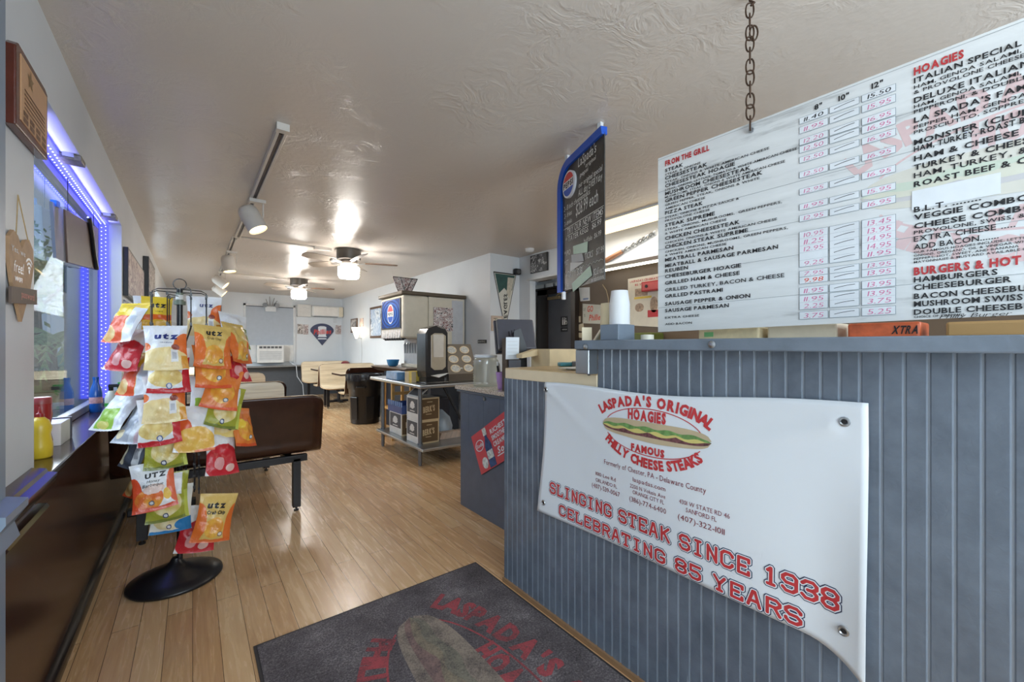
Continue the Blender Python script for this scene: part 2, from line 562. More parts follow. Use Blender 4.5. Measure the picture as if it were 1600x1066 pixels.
def ceil_mat():
    t = NT('ceiling_paint')
    v = t.coord('Object')
    a = t.noise(7, 4, v, 0.6, 1.2); b = t.noise(2.3, 2, v)
    rid = t.math('SUBTRACT', 1.0, t.math('MULTIPLY', t.math('ABSOLUTE', t.math('SUBTRACT', a.outputs[0], 0.5)), 7.0), clamp=True)
    h = t.math('MULTIPLY', rid, t.math('MULTIPLY', t.math('SUBTRACT', b.outputs[0], 0.42), 4.0, clamp=True))
    t.b.inputs['Base Color'].default_value = lin((208, 199, 190))
    sset(t.b, 0.3)
    t.bump(t.math('ADD', h, t.math('MULTIPLY', t.noise(26, 3, v).outputs[0], 0.5)), 0.32, 0.008)
    return t.m


def wains_mat():
    t = NT('dark_panelling')
    g = t.noise(3, 5, t.coord('Object', scale=(1, 14, 1)), 0.6, 0.5)
    col = t.ramp(g.outputs[0], [(0.3, lin((52, 33, 25))), (0.7, lin((84, 56, 43)))])
    y = t.node('ShaderNodeSeparateXYZ'); t.link(t.coord('Object'), y.inputs[0])
    fr = t.math('FRACT', t.math('MULTIPLY', y.outputs[1], 1 / 0.203))
    gr = t.math('LESS_THAN', fr, 0.025)
    t.link(t.mix(gr, col, lin((20, 13, 10))), t.b.inputs['Base Color'])
    sset(t.b, 0.2); t.bump(t.math('SUBTRACT', 1.0, gr), 0.4, 0.003)
    return t.m


XL, XR, YB, YF, ZC = -0.44, 3.15, 11.5, -1.5, 2.5
struct(MB().box(-0.62, 4.3, YF, YB + .1, -0.08, 0).build('floor', floor_mat(), loc=(0, 0, 0)))
struct(MB().box(-0.62, 4.3, YF, YB + .1, ZC, ZC + 0.08).build('ceiling', ceil_mat(), loc=(0, 0, 0)))
# left wall with the window recess and an unseen rear one
m = MB()
m.box(-0.62, XL, YF, 2.17, 0, ZC).box(-0.62, XL, 2.17, 4.43, 0, 0.79).box(-0.62, XL, 2.17, 4.43, 2.2, ZC)
m.box(-0.62, XL, 4.43, 7.3, 0, ZC).box(-0.62, XL, 7.3, 9.6, 0, 0.79).box(-0.62, XL, 7.3, 9.6, 2.1, ZC).box(-0.62, XL, 9.6, YB, 0, ZC)
struct(m.build('wall_left', WALL, loc=(0, 0, 0)))
struct(MB().box(-0.62, 4.3, YB, YB + .1, 0, ZC).build('wall_back', WALL, loc=(0, 0, 0)))
m = MB().box(XR, XR + .1, 4.55, YB, 0, ZC).box(XR + .1, 3.65, 4.55, 4.65, 0, ZC).box(3.65, 3.75, 4.317, 4.65, 0, ZC)
struct(m.build('wall_right', WALL, loc=(0, 0, 0)))
struct(MB().box(3.65, 3.77, YF, 4.317, 2.17, ZC).build('wall_header', WALL, loc=(0, 0, 0)))
struct(MB().box(3.62, 3.79, YF, 4.36, 2.145, 2.172).build('trim_1', TRIMW, loc=(0, 0, 0), bev=.004))
KW = mat('kitchen_wall_brown', (98, 82, 66), 0.5, var=0.08, nscale=5)
m = MB().box(4.1, 4.2, YF, 3.83, 0, ZC).box(4.1, 4.2, 4.585, 4.75, 0, ZC).box(4.1, 4.2, 3.83, 4.585, 2.06, ZC)
struct(MB().box(3.75, 4.1, 4.65, 4.75, 0, ZC).box(4.07, 4.1, 3.75, 4.65, 2.065, 2.2).build('wall_passage', WALL, loc=(0, 0, 0)))
struct(m.build('wall_kitchen', KW, loc=(0, 0, 0)))
# shop front behind the camera: low wall, pier and glazing
m = MB().box(-0.62, 4.3, YF - .1, YF, 0, 0.55).box(-0.62, 4.3, YF - .1, YF, 2.3, ZC)
for a, b in ((-0.62, -0.3), (1.35, 1.5), (3.2, 4.3)): m.box(a, b, YF - .1, YF, 0.55, 2.3)
struct(m.build('wall_front', WALL, loc=(0, 0, 0)))
struct(MB().box(-0.3, 1.35, YF - .06, YF - .05, .55, 2.3).box(1.5, 3.2, YF - .06, YF - .05, .55, 2.3).build('window_3', glass(), loc=(0, 0, 0)))
# dark panelling, cap rail, sill, baseboard on the left
DW = wains_mat()
DARKW = mat('dark_wood_trim', (52, 33, 25), 0.18, var=0.15, nscale=20)
struct(MB().box(XL, -0.42, 1.72, YB, 0, 0.79).build('trim_2', DW, loc=(0, 0, 0)))
prof = [(-0.44, .745), (-0.405, .745), (-0.40, .757), (-0.385, .775), (-0.378, .80), (-0.378, .812), (-0.40, .818), (-0.405, .83), (-0.44, .838)]
m = MB(); m.prism(prof, lambda x, z, t: (x, 1.725 + t, z), 0.415)
m.prism([(-0.42, .69), (-0.402, .69), (-0.395, .70), (-0.402, .712), (-0.42, .715)], lambda x, z, t: (x, 1.725 + t, z), 0.405)
struct(m.build('trim_3', DARKW, loc=(0, 0, 0), smooth=50))
struct(MB().box(-0.615, -0.398, 2.175, 4.43, 0.785, 0.808).build('trim_4', DARKW, loc=(0, 0, 0), bev=.004))
struct(MB().box(XL, -0.40, 4.43, YB, 0.785, 0.82).build('trim_5', DARKW, loc=(0, 0, 0), bev=.004))
prof = [(-0.42, 0), (-0.392, 0), (-0.392, .02), (-0.397, .04), (-0.42, .055)]
m = MB(); m.prism(prof, lambda x, z, t: (x, 1.72 + t, z), 9.73)
struct(m.build('baseboard_left', mat('baseboard_black', (34, 27, 25), 0.22), loc=(0, 0, 0), smooth=50))
BLUEG = mat('blue_grey_paint', (98, 116, 140), 0.28, var=0.08, nscale=14, bump=0.25, bscale=40)
m = MB().box(XL, -0.40, 1.55, 1.72, 0, ZC)
m.prism([(-0.40, .72), (-0.375, .74), (-0.385, .78), (-0.36, .82), (-0.36, .84), (-0.40, .85)], lambda x, z, t: (x, 1.55 + t, z), 0.175)
struct(m.build('trim_6', mat('casing_paint', (126, 142, 160), 0.35), loc=(0, 0, 0)))
# grey dado at the back of the room
struct(MB().box(XL + .02, XR, YB - .05, YB, 0, 0.76).build('trim_7', mat('grey_dado', (84, 88, 94), 0.4), loc=(0, 0, 0)))
struct(MB().box(XL + .02, XR, YB - .3, YB, 0.745, 0.775).build('trim_8', mat('grey_shelf', (140, 138, 136), 0.35), loc=(0, 0, 0), bev=.003))
# side window
FRM = mat('window_frame_grey', (120, 124, 140), 0.35)
m = MB().box(-0.61, -0.565, 2.175, 4.425, 0.81, 0.855).box(-0.61, -0.565, 2.175, 4.425, 2.14, 2.198).box(-0.61, -0.565, 4.36, 4.425, .855, 2.14).box(-0.61, -0.565, 2.175, 2.23, .855, 2.14)
wf = struct(m.build('window_1', FRM, loc=(-0.6, 3.3, 0.8), bev=.003))
MB().box(-0.592, -0.588, 2.2, 4.4, .84, 2.16).build('pane', glass(), wf)
m = MB().box(-0.61, -0.565, 7.3, 9.6, 0.81, 0.855).box(-0.61, -0.565, 7.3, 9.6, 2.05, 2.1).box(-0.61, -0.565, 8.42, 8.48, .855, 2.05)
wf = struct(m.build('window_unseen', FRM, loc=(-0.6, 8.4, 0.8)))  # unseen window, put in as an opening for the rear lamp
MB().box(-0.592, -0.588, 7.3, 9.6, .84, 2.06).build('pane', glass(), wf)
# kitchen door
DGREY = mat('door_grey', (88, 90, 95), 0.35, var=0.08, nscale=4)
DBRN = mat('door_frame_brown', (40, 30, 24), 0.35)
m = MB().box(4.02, 4.12, 4.38, 4.585, 0, 2.06).box(4.02, 4.12, 3.83, 3.905, 0, 2.06).box(4.02, 4.12, 3.83, 4.585, 1.99, 2.06)
dr = struct(m.build('door_1', DBRN, loc=(4.05, 4.2, 0)))
MB().box(4.05, 4.09, 3.905, 4.38, 0.01, 1.99).build('leaf', DGREY, dr)
m = MB().box(4.01, 4.05, 4.12, 4.36, 1.91, 1.95)
m.tube([(4.03, 4.2, 1.945), (3.97, 4.1, 1.965), (4.03, 3.98, 1.985)], .008)
m.build('door_closer', mat('brass_worn', (168, 148, 112), 0.35, 0.6), dr, bev=.004)
# outside, seen through the side window
OUT = dict(
    grass=mat('lawn_green', (128, 150, 88), 0.9, var=0.25, nscale=3), straw=mat('dry_leaf_litter', (196, 164, 112), 0.9, var=0.3, nscale=8),
    road=mat('asphalt', (150, 150, 150), 0.85, var=0.08, nscale=6), kerb=mat('kerb_concrete', (206, 206, 204), 0.8),
    bark=mat('bark', (120, 108, 96), 0.9, var=0.3), leaf=mat('tree_foliage', (122, 150, 92), 0.8, var=0.4, nscale=9), leaf2=mat('palm_foliage', (150, 172, 122), 0.8, var=0.4, nscale=9))
struct(MB().box(-60, -0.64, -6, 80, -0.3, -0.12).build('ground', OUT['road'], loc=(0, 0, 0)))
struct(MB().box(-60, -0.64, 17.5, 80, -0.119, -0.07).build('ground_lawn', OUT['grass'], loc=(0, 0, 0)))
struct(MB().box(-60, -0.64, 13.4, 17.5, -0.119, -0.075).build('ground_leaf_bed', OUT['straw'], loc=(0, 0, 0)))
struct(MB().box(-60, -0.64, 13.1, 13.4, -0.119, 0.0).build('trim_9', OUT['kerb'], loc=(0, 0, 0)))

struct(MB().box(-1.10, -0.64, 6.5, 6.95, -0.3, 3.2).build('wall_added_block', mat('added_block_grey', (92, 100, 114), .7, var=.1), loc=(0, 0, 0)))  # added grey block hides the bright view, so the glass looks darker


def leaves(mb, c, r, n, s):
    for _ in range(n):
        d = Vector((random.gauss(0, 1), random.gauss(0, 1), random.gauss(0, .8)))
        d = d.normalized() * r * random.random() ** 0.4; p = Vector(c) + d
        a = Vector((random.uniform(-1, 1), random.uniform(-1, 1), random.uniform(-1, 1))).normalized() * s
        b = a.orthogonal().normalized() * s * .5
        mb.add([p - a, p + b, p + a, p - b], [(0, 1, 2, 3)])


def tree(x, y, h, r, label, m_, nb=900):
    t = thing('tree', (x, y, -0.07), label, 'tree', 'trees outside the side window')
    b = MB().tube([(x, y, -.1), (x + .1, y, h * .3), (x, y + .1, h * .62)], .16, 8)
    for k in range(4):
        a = k * 1.6; b.tube([(x, y, h * .5), (x + math.cos(a) * r * .5, y + math.sin(a) * r * .5, h * .8)], .06, 6)
    b.build('trunk', OUT['bark'], t, smooth=True)
    l = MB()
    for k in range(7): leaves(l, (x + random.uniform(-.6, .6) * r, y + random.uniform(-.6, .6) * r, h * random.uniform(.55, .95)), r * .62, nb // 7, .16)
    tag(l.build('foliage', m_, t, fix=False), None, None, kind='stuff')
    return t


tree(-4.2, 20.5, 4.6, 2.0, 'leafy green tree nearest beyond the side window glass', OUT['leaf'])
tree(-8.6, 33, 7.0, 3.4, 'tall dense tree farther back across the lawn outside the window', OUT['leaf'])
t = thing('palm_tree', (-3.35, 18.2, -0.07), 'palm with drooping fronds outside the side window, before the trees', 'palm')
MB().tube([(-3.35, 18.2, -.1), (-3.4, 18.2, 1.0), (-3.35, 18.2, 1.55)], .17, 10).build('trunk', OUT['bark'], t, smooth=True)
m = MB()
for k in range(16):
    a = k * 2.4; e = random.uniform(.2, 1.0)
    for q in range(9):
        s0, s1 = q / 9, (q + 1) / 9
        P = lambda s_: Vector((-3.35 + math.cos(a) * 1.5 * s_, 18.2 + math.sin(a) * 1.5 * s_, 1.55 + e * 1.3 * s_ - 1.5 * s_ * s_))
        A, B = P(s0), P(s1); n_ = Vector((-math.sin(a), math.cos(a), 0)); wd = .3 * (1 - s0) + .05
        m.add([A, B, B + n_ * wd - Vector((0, 0, .15))], [(0, 1, 2)]); m.add([A, B, B - n_ * wd - Vector((0, 0, .15))], [(0, 1, 2)])
tag(m.build('fronds', OUT['leaf2'], t, fix=False), None, None, kind='stuff')
t = tag(MB().box(-8.5, -4.6, 27, 28.6, .3, .95).box(-7.8, -5.4, 27.1, 28.5, .95, 1.45).build('parked_car', mat('car_teal', (120, 176, 170), 0.25), bev=.12, seg=3), 'pale teal parked car far across the lawn outside the window', 'car')
for cx in (-7.8, -5.3):
    for cy in (26.95, 28.45):
        MB().cyl((cx, cy, .25), (cx, cy + .2, .25), .32, n=18).build('wheel', BLACK, t)
# ================================================================== SERVICE COUNTER
def bead_mat():
    t = NT('slate_gloss_paint')
    n = t.noise(9, 4, t.coord())
    col = t.ramp(n.outputs[0], [(0.3, lin((90, 99, 111))), (0.7, lin((112, 122, 135)))])
    gm = t.node('ShaderNodeAttribute', attribute_name='groove')
    col = t.mix(t.math('MULTIPLY', gm.outputs['Fac'], 0.75), col, lin((158, 168, 180)))  # pale worn grooves; light caught on their edges is put into the colour
    sc_ = t.noise(70, 3, t.coord('Object', scale=(1, 1, .06)))
    col = t.mix(t.math('MULTIPLY', t.math('GREATER_THAN', sc_.outputs[0], 0.74), 0.5), col, lin((170, 178, 188)))
    t.link(col, t.b.inputs['Base Color']); sset(t.b, 0.24)
    t.bump(t.noise(55, 3, t.coord(), 0.6, 0.6).outputs[0], 0.28, 0.004)
    return t.m


BEAD = bead_mat()


def beadboard(x, y0, y1, z0, z1, parent, name, pitch=0.0405, axis='x', base=0.0):
    """painted matchboard face at x (facing -X), running from y0 to y1"""
    pts = []; y = y0; g = []
    pts.append((0, y0)); g.append(0)
    k = math.ceil((y0 + 1e-6) / pitch)
    while k * pitch < y1 - .006:
        c = k * pitch
        if c - .005 > y0:
            for d, e, q in ((-.0045, 0, 0), (-.002, .0035, 1), (.002, .0035, 1), (.0045, 0, 0)):
                pts.append((e, c + d)); g.append(q)
        k += 1
    pts.append((0, y1)); g.append(0)
    n = len(pts)
    if axis == 'x':
        v = [(x + e, yy, z0) for e, yy in pts] + [(x + e, yy, z1) for e, yy in pts]
    else:
        v = [(yy, x + e, z0) for e, yy in pts] + [(yy, x + e, z1) for e, yy in pts]
    f = [(i, i + 1, n + i + 1, n + i) if axis != 'x' else (i + 1, i, n + i, n + i + 1) for i in range(n - 1)]
    m = MB(); m.add(v, f)
    o = m.build(name, BEAD, parent, fix=False)
    at = o.data.attributes.new('groove', 'FLOAT', 'POINT')
    for i, q in enumerate(g): at.data[i].value = q; at.data[n + i].value = q
    return o


SLATE = mat('slate_paint', (92, 102, 114), 0.26, var=0.1, nscale=10, bump=0.3, bscale=45)
WOODT = mat('pale_wood_laminate', (206, 178, 132), 0.3, var=0.07, nscale=7)
WOODE = mat('pale_wood_edge', (226, 208, 176), 0.4, var=0.04)
co = thing('service_counter', (1.6, 0.6, 0), 'dark slate blue beadboard service counter carrying the white banner', 'counter')
MB().box(1.322, 2.05, -0.6, 1.77, 0, 1.084).box(1.324, 1.46, -0.6, 1.125, 1.084, 1.244).build('carcass', SLATE, co)
beadboard(1.318, -0.6, 1.771, 0.0, 1.086, co, 'front_panel')
beadboard(1.318, -0.6, 1.126, 1.086, 1.244, co, 'raised_panel')
MB().box(1.295, 1.40, -0.6, 1.205, 1.244, 1.281).box(1.25, 1.295, -0.6, 1.195, 1.244, 1.281).build('ledge', mat('ledge_paint', (116, 127, 140), .22, var=.14, nscale=9, bump=.6, bscale=22), co, bev=.004)
MB().box(1.312, 2.06, 1.128, 1.754, 1.0865, 1.138).build('worktop_edge', WOODE, co, bev=.002)
MB().box(1.313, 2.06, 1.128, 1.752, 1.138, 1.1415).build('worktop', WOODT, co)
MB().box(1.308, 1.322, -0.6, 1.775, 0, 0.022).build('floor_strip', mat('worn_wood_strip', (150, 116, 84), 0.5), co)
STEEL = mat('brushed_steel', (176, 180, 184), 0.28, 0.9, var=0.06, nscale=4)
m = MB()
for q, y in enumerate((0.62, 0.0, 1.13)):
    m = MB().lathe([(0.001, 0), (.011, .0), (.011, .003), (.004, .006), (.001, .006)], (1.249, y, 1.263 - .004 * q), 14, Matrix.Rotation(-math.pi / 2, 3, 'Y'))
    m.build('screw_head', STEEL, co)
b = tag(MB().box(1.262, 1.322, 1.128, 1.20, 1.1425, 1.2435).build('metal_box', STEEL, bev=.004), 'small plain metal box tucked under the end of the slate ledge', 'box')
m = MB().cyl((1.29, 1.15, 1.137), (1.29, 1.15, 1.143), .006); m.build('foot_screw', BLACK, b)


# ------------------------------------------------------------------ banner hung on the counter
def bmap(a, z, off=0.0):
    """a: metres from the banner's left edge, z: height; returns a point on the sagging vinyl"""
    t = a / 1.172
    lift = 0.010 + 0.012 * math.sin(math.pi * t) * max(0, min(1, (1.09 - z) / .6)) + 0.006 * math.sin(7 * t + 5 * z)
    d1 = math.hypot(a - 1.12, z - 1.07); lift += 0.007 * math.exp(-(((z - 1.06) - .42 * (a - 1.12)) / .016) ** 2) * math.exp(-d1 * 3.5) * (1 if a < 1.12 else 0)
    lift += 0.006 * math.exp(-(((z - 1.05) + .62 * (a - .03)) / .018) ** 2) * math.exp(-a * 5)
    if t > .9: lift += 0.03 * ((t - .9) / .1) ** 2 * max(0, min(1, (1.0 - z) / .4))
    return Vector((1.311 - max(lift, .003) - off, 1.436 - a, z))


def bsurf(u, v):
    a = 1.172 * u + (-0.045 * (1 - v) + .012 * math.sin(3 * v)) * (1 - u) ** 6
    top = 1.089 + 0.028 * u + 0.006 * math.sin(9 * u) - .012 * math.sin(math.pi * u)
    bot = 0.474 + 0.02 * u + 0.008 * math.sin(math.pi * u * 1.1) - 0.052 * max(0, (u - .88) / .12) ** 2
    return bmap(a, bot + (top - bot) * v)


VINYL = mat('white_vinyl', (226, 232, 238), 0.25, var=0.015, nscale=3)
ban = tag(MB().grid(bsurf, 70, 40).build('banner', VINYL, smooth=60, fix=False), "white vinyl banner with a hoagie logo and 1938 slogan pinned to the counter front", 'banner')
md = ban.modifiers.new('thick', 'SOLIDIFY'); md.thickness = .0012; md.offset = -1
logo(bmap, ban, LOGO, S=0.205, cx=0.567, cy=0.936, z=.0016)
t = MB()
DKRED = mat('print_maroon', (132, 52, 66), 0.4); GREYT = mat('print_grey', (96, 82, 92), 0.4); NAVY = mat('print_navy', (34, 46, 82), 0.4)
text(t, 'Formerly of Chester, PA - Delaware County', bmap, 0.361, 0.789, width=0.415, height=.019, off=.0, z=.0016)
text(t, 'laspadas.com', bmap, 0.5, 0.757, width=0.135, height=.016, off=.0, z=.0016)
for s_, x0, z0, x1 in (('1010 Lee Rd', .315, .733, .419), ('ORLANDO FL', .315, .707, .425), ('(407)-539-0067', .294, .679, .438), ('2200 N Volusia Ave', .487, .731, .635),
                       ('ORANGE CITY FL', .499, .710, .63), ('(386)-774-6400', .484, .680, .638), ('4301 W STATE RD 46', .686, .733, .849), ('SANFORD FL', .71, .711, .81), ('(407)-322-1011', .682, .679, .835)):
    text(t, s_, bmap, x0, z0, width=x1 - x0, height=.0145 if '(' not in s_ else .018, off=.0, z=.0016)
t.build('address_lettering', DKRED, ban, fix=False)
for nm, th, m_, z_ in (('slogan_outline', .027, NAVY, .0014), ('slogan_inline', .0205, VINYL, .0018), ('slogan_lettering', .0125, LOGO['red'], .0022)):
    t = MB()
    block_text(t, 'SLINGING STEAK SINCE 1938', bmap, 0.045, 0.587, 1.082, .044, th * .72, z_)
    block_text(t, 'CELEBRATING 85 YEARS', bmap, 0.108, 0.506, 0.94, .040, th * .72, z_)
    t.build(nm, m_, ban, fix=False)
for a, z in ((0.012, 1.055), (1.125, 1.067), (0.0, 0.525), (1.127, 0.546)):
    p = bmap(a, z, .002); m = MB(); rr = .0095
    m.tube([(p.x, p.y + rr * math.cos(k * .524), p.z + rr * math.sin(k * .524)) for k in range(12)], .0035, 6, True)
    g = m.build('grommet', STEEL, ban, smooth=True)
    MB().cyl((p.x + .002, p.y, p.z), (p.x - .001, p.y, p.z), .006).build('grommet_hole', BLACK, g)

# ------------------------------------------------------------------ low side cabinet
STONE = NT('speckled_stone'); _n = STONE.noise(90, 4, STONE.coord(), .7)
STONE.link(STONE.ramp(_n.outputs[0], [(.35, lin((120, 104, 92))), (.5, lin((200, 186, 170))), (.65, lin((228, 220, 210)))]), STONE.b.inputs['Base Color']); sset(STONE.b, .2)
cb = thing('side_cabinet', (2.0, 2.34, 0), 'slate blue low cabinet with speckled stone top standing behind the counter end', 'cabinet')
MB().box(1.68, 2.3, 1.82, 2.84, 0, .895).build('carcass', mat('cabinet_paint', (92, 103, 120), .33, var=.08, bump=.1), cb, bev=.003)
MB().box(1.664, 2.32, 1.80, 2.872, .895, .915).build('rim', SLATE, cb, bev=.002)
MB().box(1.655, 2.33, 1.80, 2.885, .915, .944).build('stone_top', STONE.m, cb, bev=.003)
for k in range(14):
    y = 1.9 + k * .068
    MB().box(1.6792, 1.6798, y, y + .003, .6, .89).build('board_seam', SLATE, cb) if k % 3 == 0 else None
m = MB().cyl((1.68, 2.49, .872), (1.668, 2.49, .872), .012); m.build('lock', STEEL, cb)
# soda poster on the cabinet side
P0, P1, P2 = Vector((0, 2.666, .566)), Vector((0, 2.244, .813)), Vector((0, 2.526, .314))


def pmap(u, v, z=0):   # u 0..1 along the upper edge, v 0..1 upwards
    q = P2 + (P1 - P0) * u + (P0 - P2) * v
    return Vector((1.6735 - z, q.y, q.z))


POSR = mat('poster_coral', (208, 84, 92), .35, var=.08, nscale=6)
po = tag(MB().prism([(0, 0), (1, 0), (1, 1), (0, 1)], lambda x, y, z: pmap(x, y, z), .003).build('poster', POSR), 'crooked coral red soda poster stuck on the slate side cabinet', 'poster')
t = MB()
for s_, v_ in (('RICHEST', .74), ('SMOOTHEST', .58), ('CREAMIEST', .42)): text(t, s_, lambda x, y, z: pmap(x, y, z), .53, v_, width=.44, height=.11, off=.03, z=.0045)
text(t, 'Soda', lambda x, y, z: pmap(x, y, z), .58, .22, width=.34, height=.15, off=.03, slant=.2, z=.0045)
ring(t, .17, .66, .12, .14, .02, pmap, .0045); text(t, 'Soda', lambda x, y, z: pmap(x, y, z), .08, .62, width=.18, height=.09, off=.02, slant=.2, z=.0045)
rect(t, .55, .95, .165, .19, pmap, .0045)
t.build('lettering', VINYL, po, fix=False)
t = MB()
band(t, lambda k: (.39 + .09 * (1 if k < .55 else max(.35, 1 - (k - .55) * 3.2)), .02 + .96 * k), lambda k: (.39 - .09 * (1 if k < .55 else max(.35, 1 - (k - .55) * 3.2)), .02 + .96 * k), pmap, .005)
t.build('bottle_print', mat('bottle_print', (58, 84, 128), .35, var=.6, nscale=30), po, fix=False)
t = MB(); rect(t, .31, .47, .22, .42, pmap, .0055); disc(t, .2, .2, .08, .14, pmap, .0045); rect(t, .34, .44, .8, .98, pmap, .0055); t.build('label_print', mat('label_print', (206, 214, 210), .35, var=.4, nscale=50), po, fix=False)

# ================================================================== MENU BOARD
MO = Vector((1.506, .97, 1.315)); MR = Vector((.0696, -.9974, .0197)); MN = Vector((-.9976, -.0696, 0)); MU = Vector((0, 0, 1))
mmap = lambda a, b, z=0: MO + MR * a + MU * b + MN * (z + .0)
MW = 1.62
t = NT('whitewashed_board'); v = t.coord('Object', scale=(1, .16, 1.3))
n = t.noise(16, 5, v, .65); n2 = t.noise(5, 3, v)
col = t.ramp(t.math('ADD', n.outputs[0], t.math('MULTIPLY', n2.outputs[0], .3)), [(.42, lin((176, 178, 178))), (.56, lin((218, 220, 220))), (.9, lin((232, 234, 234)))])
t.link(col, t.b.inputs['Base Color']); sset(t.b, .13); t.bump(t.noise(3, 2, t.coord()).outputs[0], .12, .01)
BOARD = t.m
mb_ = tag(MB().obox(mmap(0, 0, 0), MR * MW, MU * .71, MN * -.006).build('menu_board', BOARD), 'large white menu board of hoagies and steaks hanging over the counter', 'menu')
FAINT = mat('print_faint_pink', (220, 192, 192), .2); FAINT.node_tree.nodes['Principled BSDF'].inputs['Roughness'].default_value = .2
LM = {'red': FAINT, 'bread': mat('print_faint_bread', (217, 214, 203), .2), 'meat': mat('print_faint_meat', (203, 201, 202), .2), 'cheese': mat('print_faint_cheese', (217, 216, 200), .2), 'lettuce': mat('print_faint_green', (203, 213, 197), .2)}
logo(mmap, mb_, LM, S=.37, cx=1.02, cy=.335, z=.0003)
t = MB()
for k in range(6):
    b0 = .695 - k * .118 + random.uniform(-.01, .01); rect(t, 0, MW, b0, b0 + .0014, mmap, .0005)
t.build('plank_lines', mat('print_line_grey', (150, 156, 158), .3), mb_, fix=False)
LEFT = [("FROM THE GRILL", .667, .206), ("STEAK", .642, .106), ("STEAK & ONIONS", .628, .174), ("CHEESESTEAK", .611, .199), ("STEAK, ONIONS & WHITE AMERICAN CHEESE", .597, .403), ("CHEESESTEAK HOAGIE", .58, .295),
 ("STEAK, ONIONS, LETTUCE, TOMATO & WHITE AMERICAN CHEESE", .566, .482), ("MUSHROOM CHEESESTEAK", .549, .346), ("MUSHROOMS, STEAK, ONIONS & WHITE AMERICAN CHEESE", .537, .449), ("GREEN PEPPER CHEESESTEAK", .52, .383),
 ("GREEN PEPPER, STEAK, ONIONS & WHITE", .506, .374), ("AMERICAN CHEESE", .491, .191), ("PIZZA STEAK", .471, .182), ("STEAK, ONIONS & PIZZA SAUCE &", .455, .309), ("PROVOLONE CHEESE", .442, .208), ("STEAK SUPREME", .421, .226),
 ("STEAK, ONIONS, MUSHROOMS,  GREEN PEPPERS,", .406, .44), ("& WHITE AMERICAN CHEESE", .391, .267), ("CHICKEN CHEESESTEAK", .369, .311), ("CHICKEN, ONIONS & WHITE AMERICAN CHEESE", .353, .426), ("CHICKEN STEAK SUPREME", .334, .338),
 ("CHICKEN, ONIONS, MUSHROOMS, GREEN PEPPERS,", .317, .457), ("& WHITE AMERICAN CHEESE", .303, .267), ("MEATBALL PARMESAN", .282, .29), ("MEATBALL & SAUSAGE PARMESAN", .258, .429), ("REUBEN", .238, .126), ("CHEESEBURGER HOAGIE", .215, .316),
 ("GRILLED HAM & CHEESE", .189, .311), ("GRILLED TURKEY, BACON & CHEESE", .161, .447), ("GRILLED PASTRAMI", .136, .254), ("SAUSAGE PEPPER & ONION", .105, .345), ("SAUSAGE PARMESAN", .078, .275), ("EXTRA CHEESE", .052, .169), ("ADD BACON", .026, .141)]
RIGHT = [("HOAGIES", .667, .844), ("ITALIAN SPECIAL|ITALIAN", .645, .842), ("HAM, GENOA SALAMI,", .629, .937), ("& PROVOLONE CHEESE|& PROVOLONE", .615, .877), ("DELUXE ITALIAN|DELUXE", .591, .845), ("HAM, GENOA SALAMI,", .576, .937), ("PEPPERONI, & DOUBLE|PEPPERONI, &", .562, .869),
 ("LA SPADA'S FAMOUS|LA SPADA'S", .537, .889), ("PEPPER HAM, GENOA|PEPPER HAM,", .52, .869), ("PROSCIUTTO, SOPPRESSATA|PROSCIUTTO,", .506, .87), ("MONSTER (CLUB)|MONSTER", .476, .869), ("HAM, TURKEY, ROAST BEEF|HAM, TURKEY,", .458, .866), ("HAM & CHEESE", .432, .933),
 ("TURKEY & CHEESE|TURKEY &", .408, .871), ("HAM, TURKEY, & CHEESE|HAM, TURKEY,", .386, .923), ("ROAST BEEF & CHEESE|ROAST BEEF &", .362, .921), ("B.L.T. ........|B.L.T.", .293, .815), ("VEGGIE COMBO|VEGGIE", .272, .842), ("CHEESE COMBO|CHEESE", .248, .847), ("PROVOLONE, SWISS, &|PROVOLONE,", .233, .865),
 ("EXTRA CHEESE .....|EXTRA CHEESE", .213, .897), ("ADD BACON.......|ADD BACON", .191, .869), ("OUR FAMOUS HOAGIES INCLUDE: LETTUCE,|OUR FAMOUS HOAGIES INCLUDE:", .181, .911), ("ONIONS, OREGANO, OIL & VINEGAR WITH|ONIONS, OREGANO, OIL & VINEGAR", .172, .923), ("PEPPERS: HOT, SWEET, AND BANANA", .163, .933),
 ("MAYONNAISE & MUSTARD AVAILABLE ON|MAYONNAISE & MUSTARD AVAILABLE", .154, .935), ("BURGERS & HOT DOGS|BURGERS & HOT", .122, .936), ("HAMBURGERS", .102, .9), ("CHEESEBURGER", .081, .922), ("BACON CHEESEBURGER|BACON CHEESEB", .057, .93), ("MUSHROOM SWISS", .036, .939), ("DOUBLE CHEESEBURGER|DOUBLE CHEESEB", .014, .939), ("CHOICE OF TOPPINGS", .005, .845)]
tb, tr_ = MB(), MB()
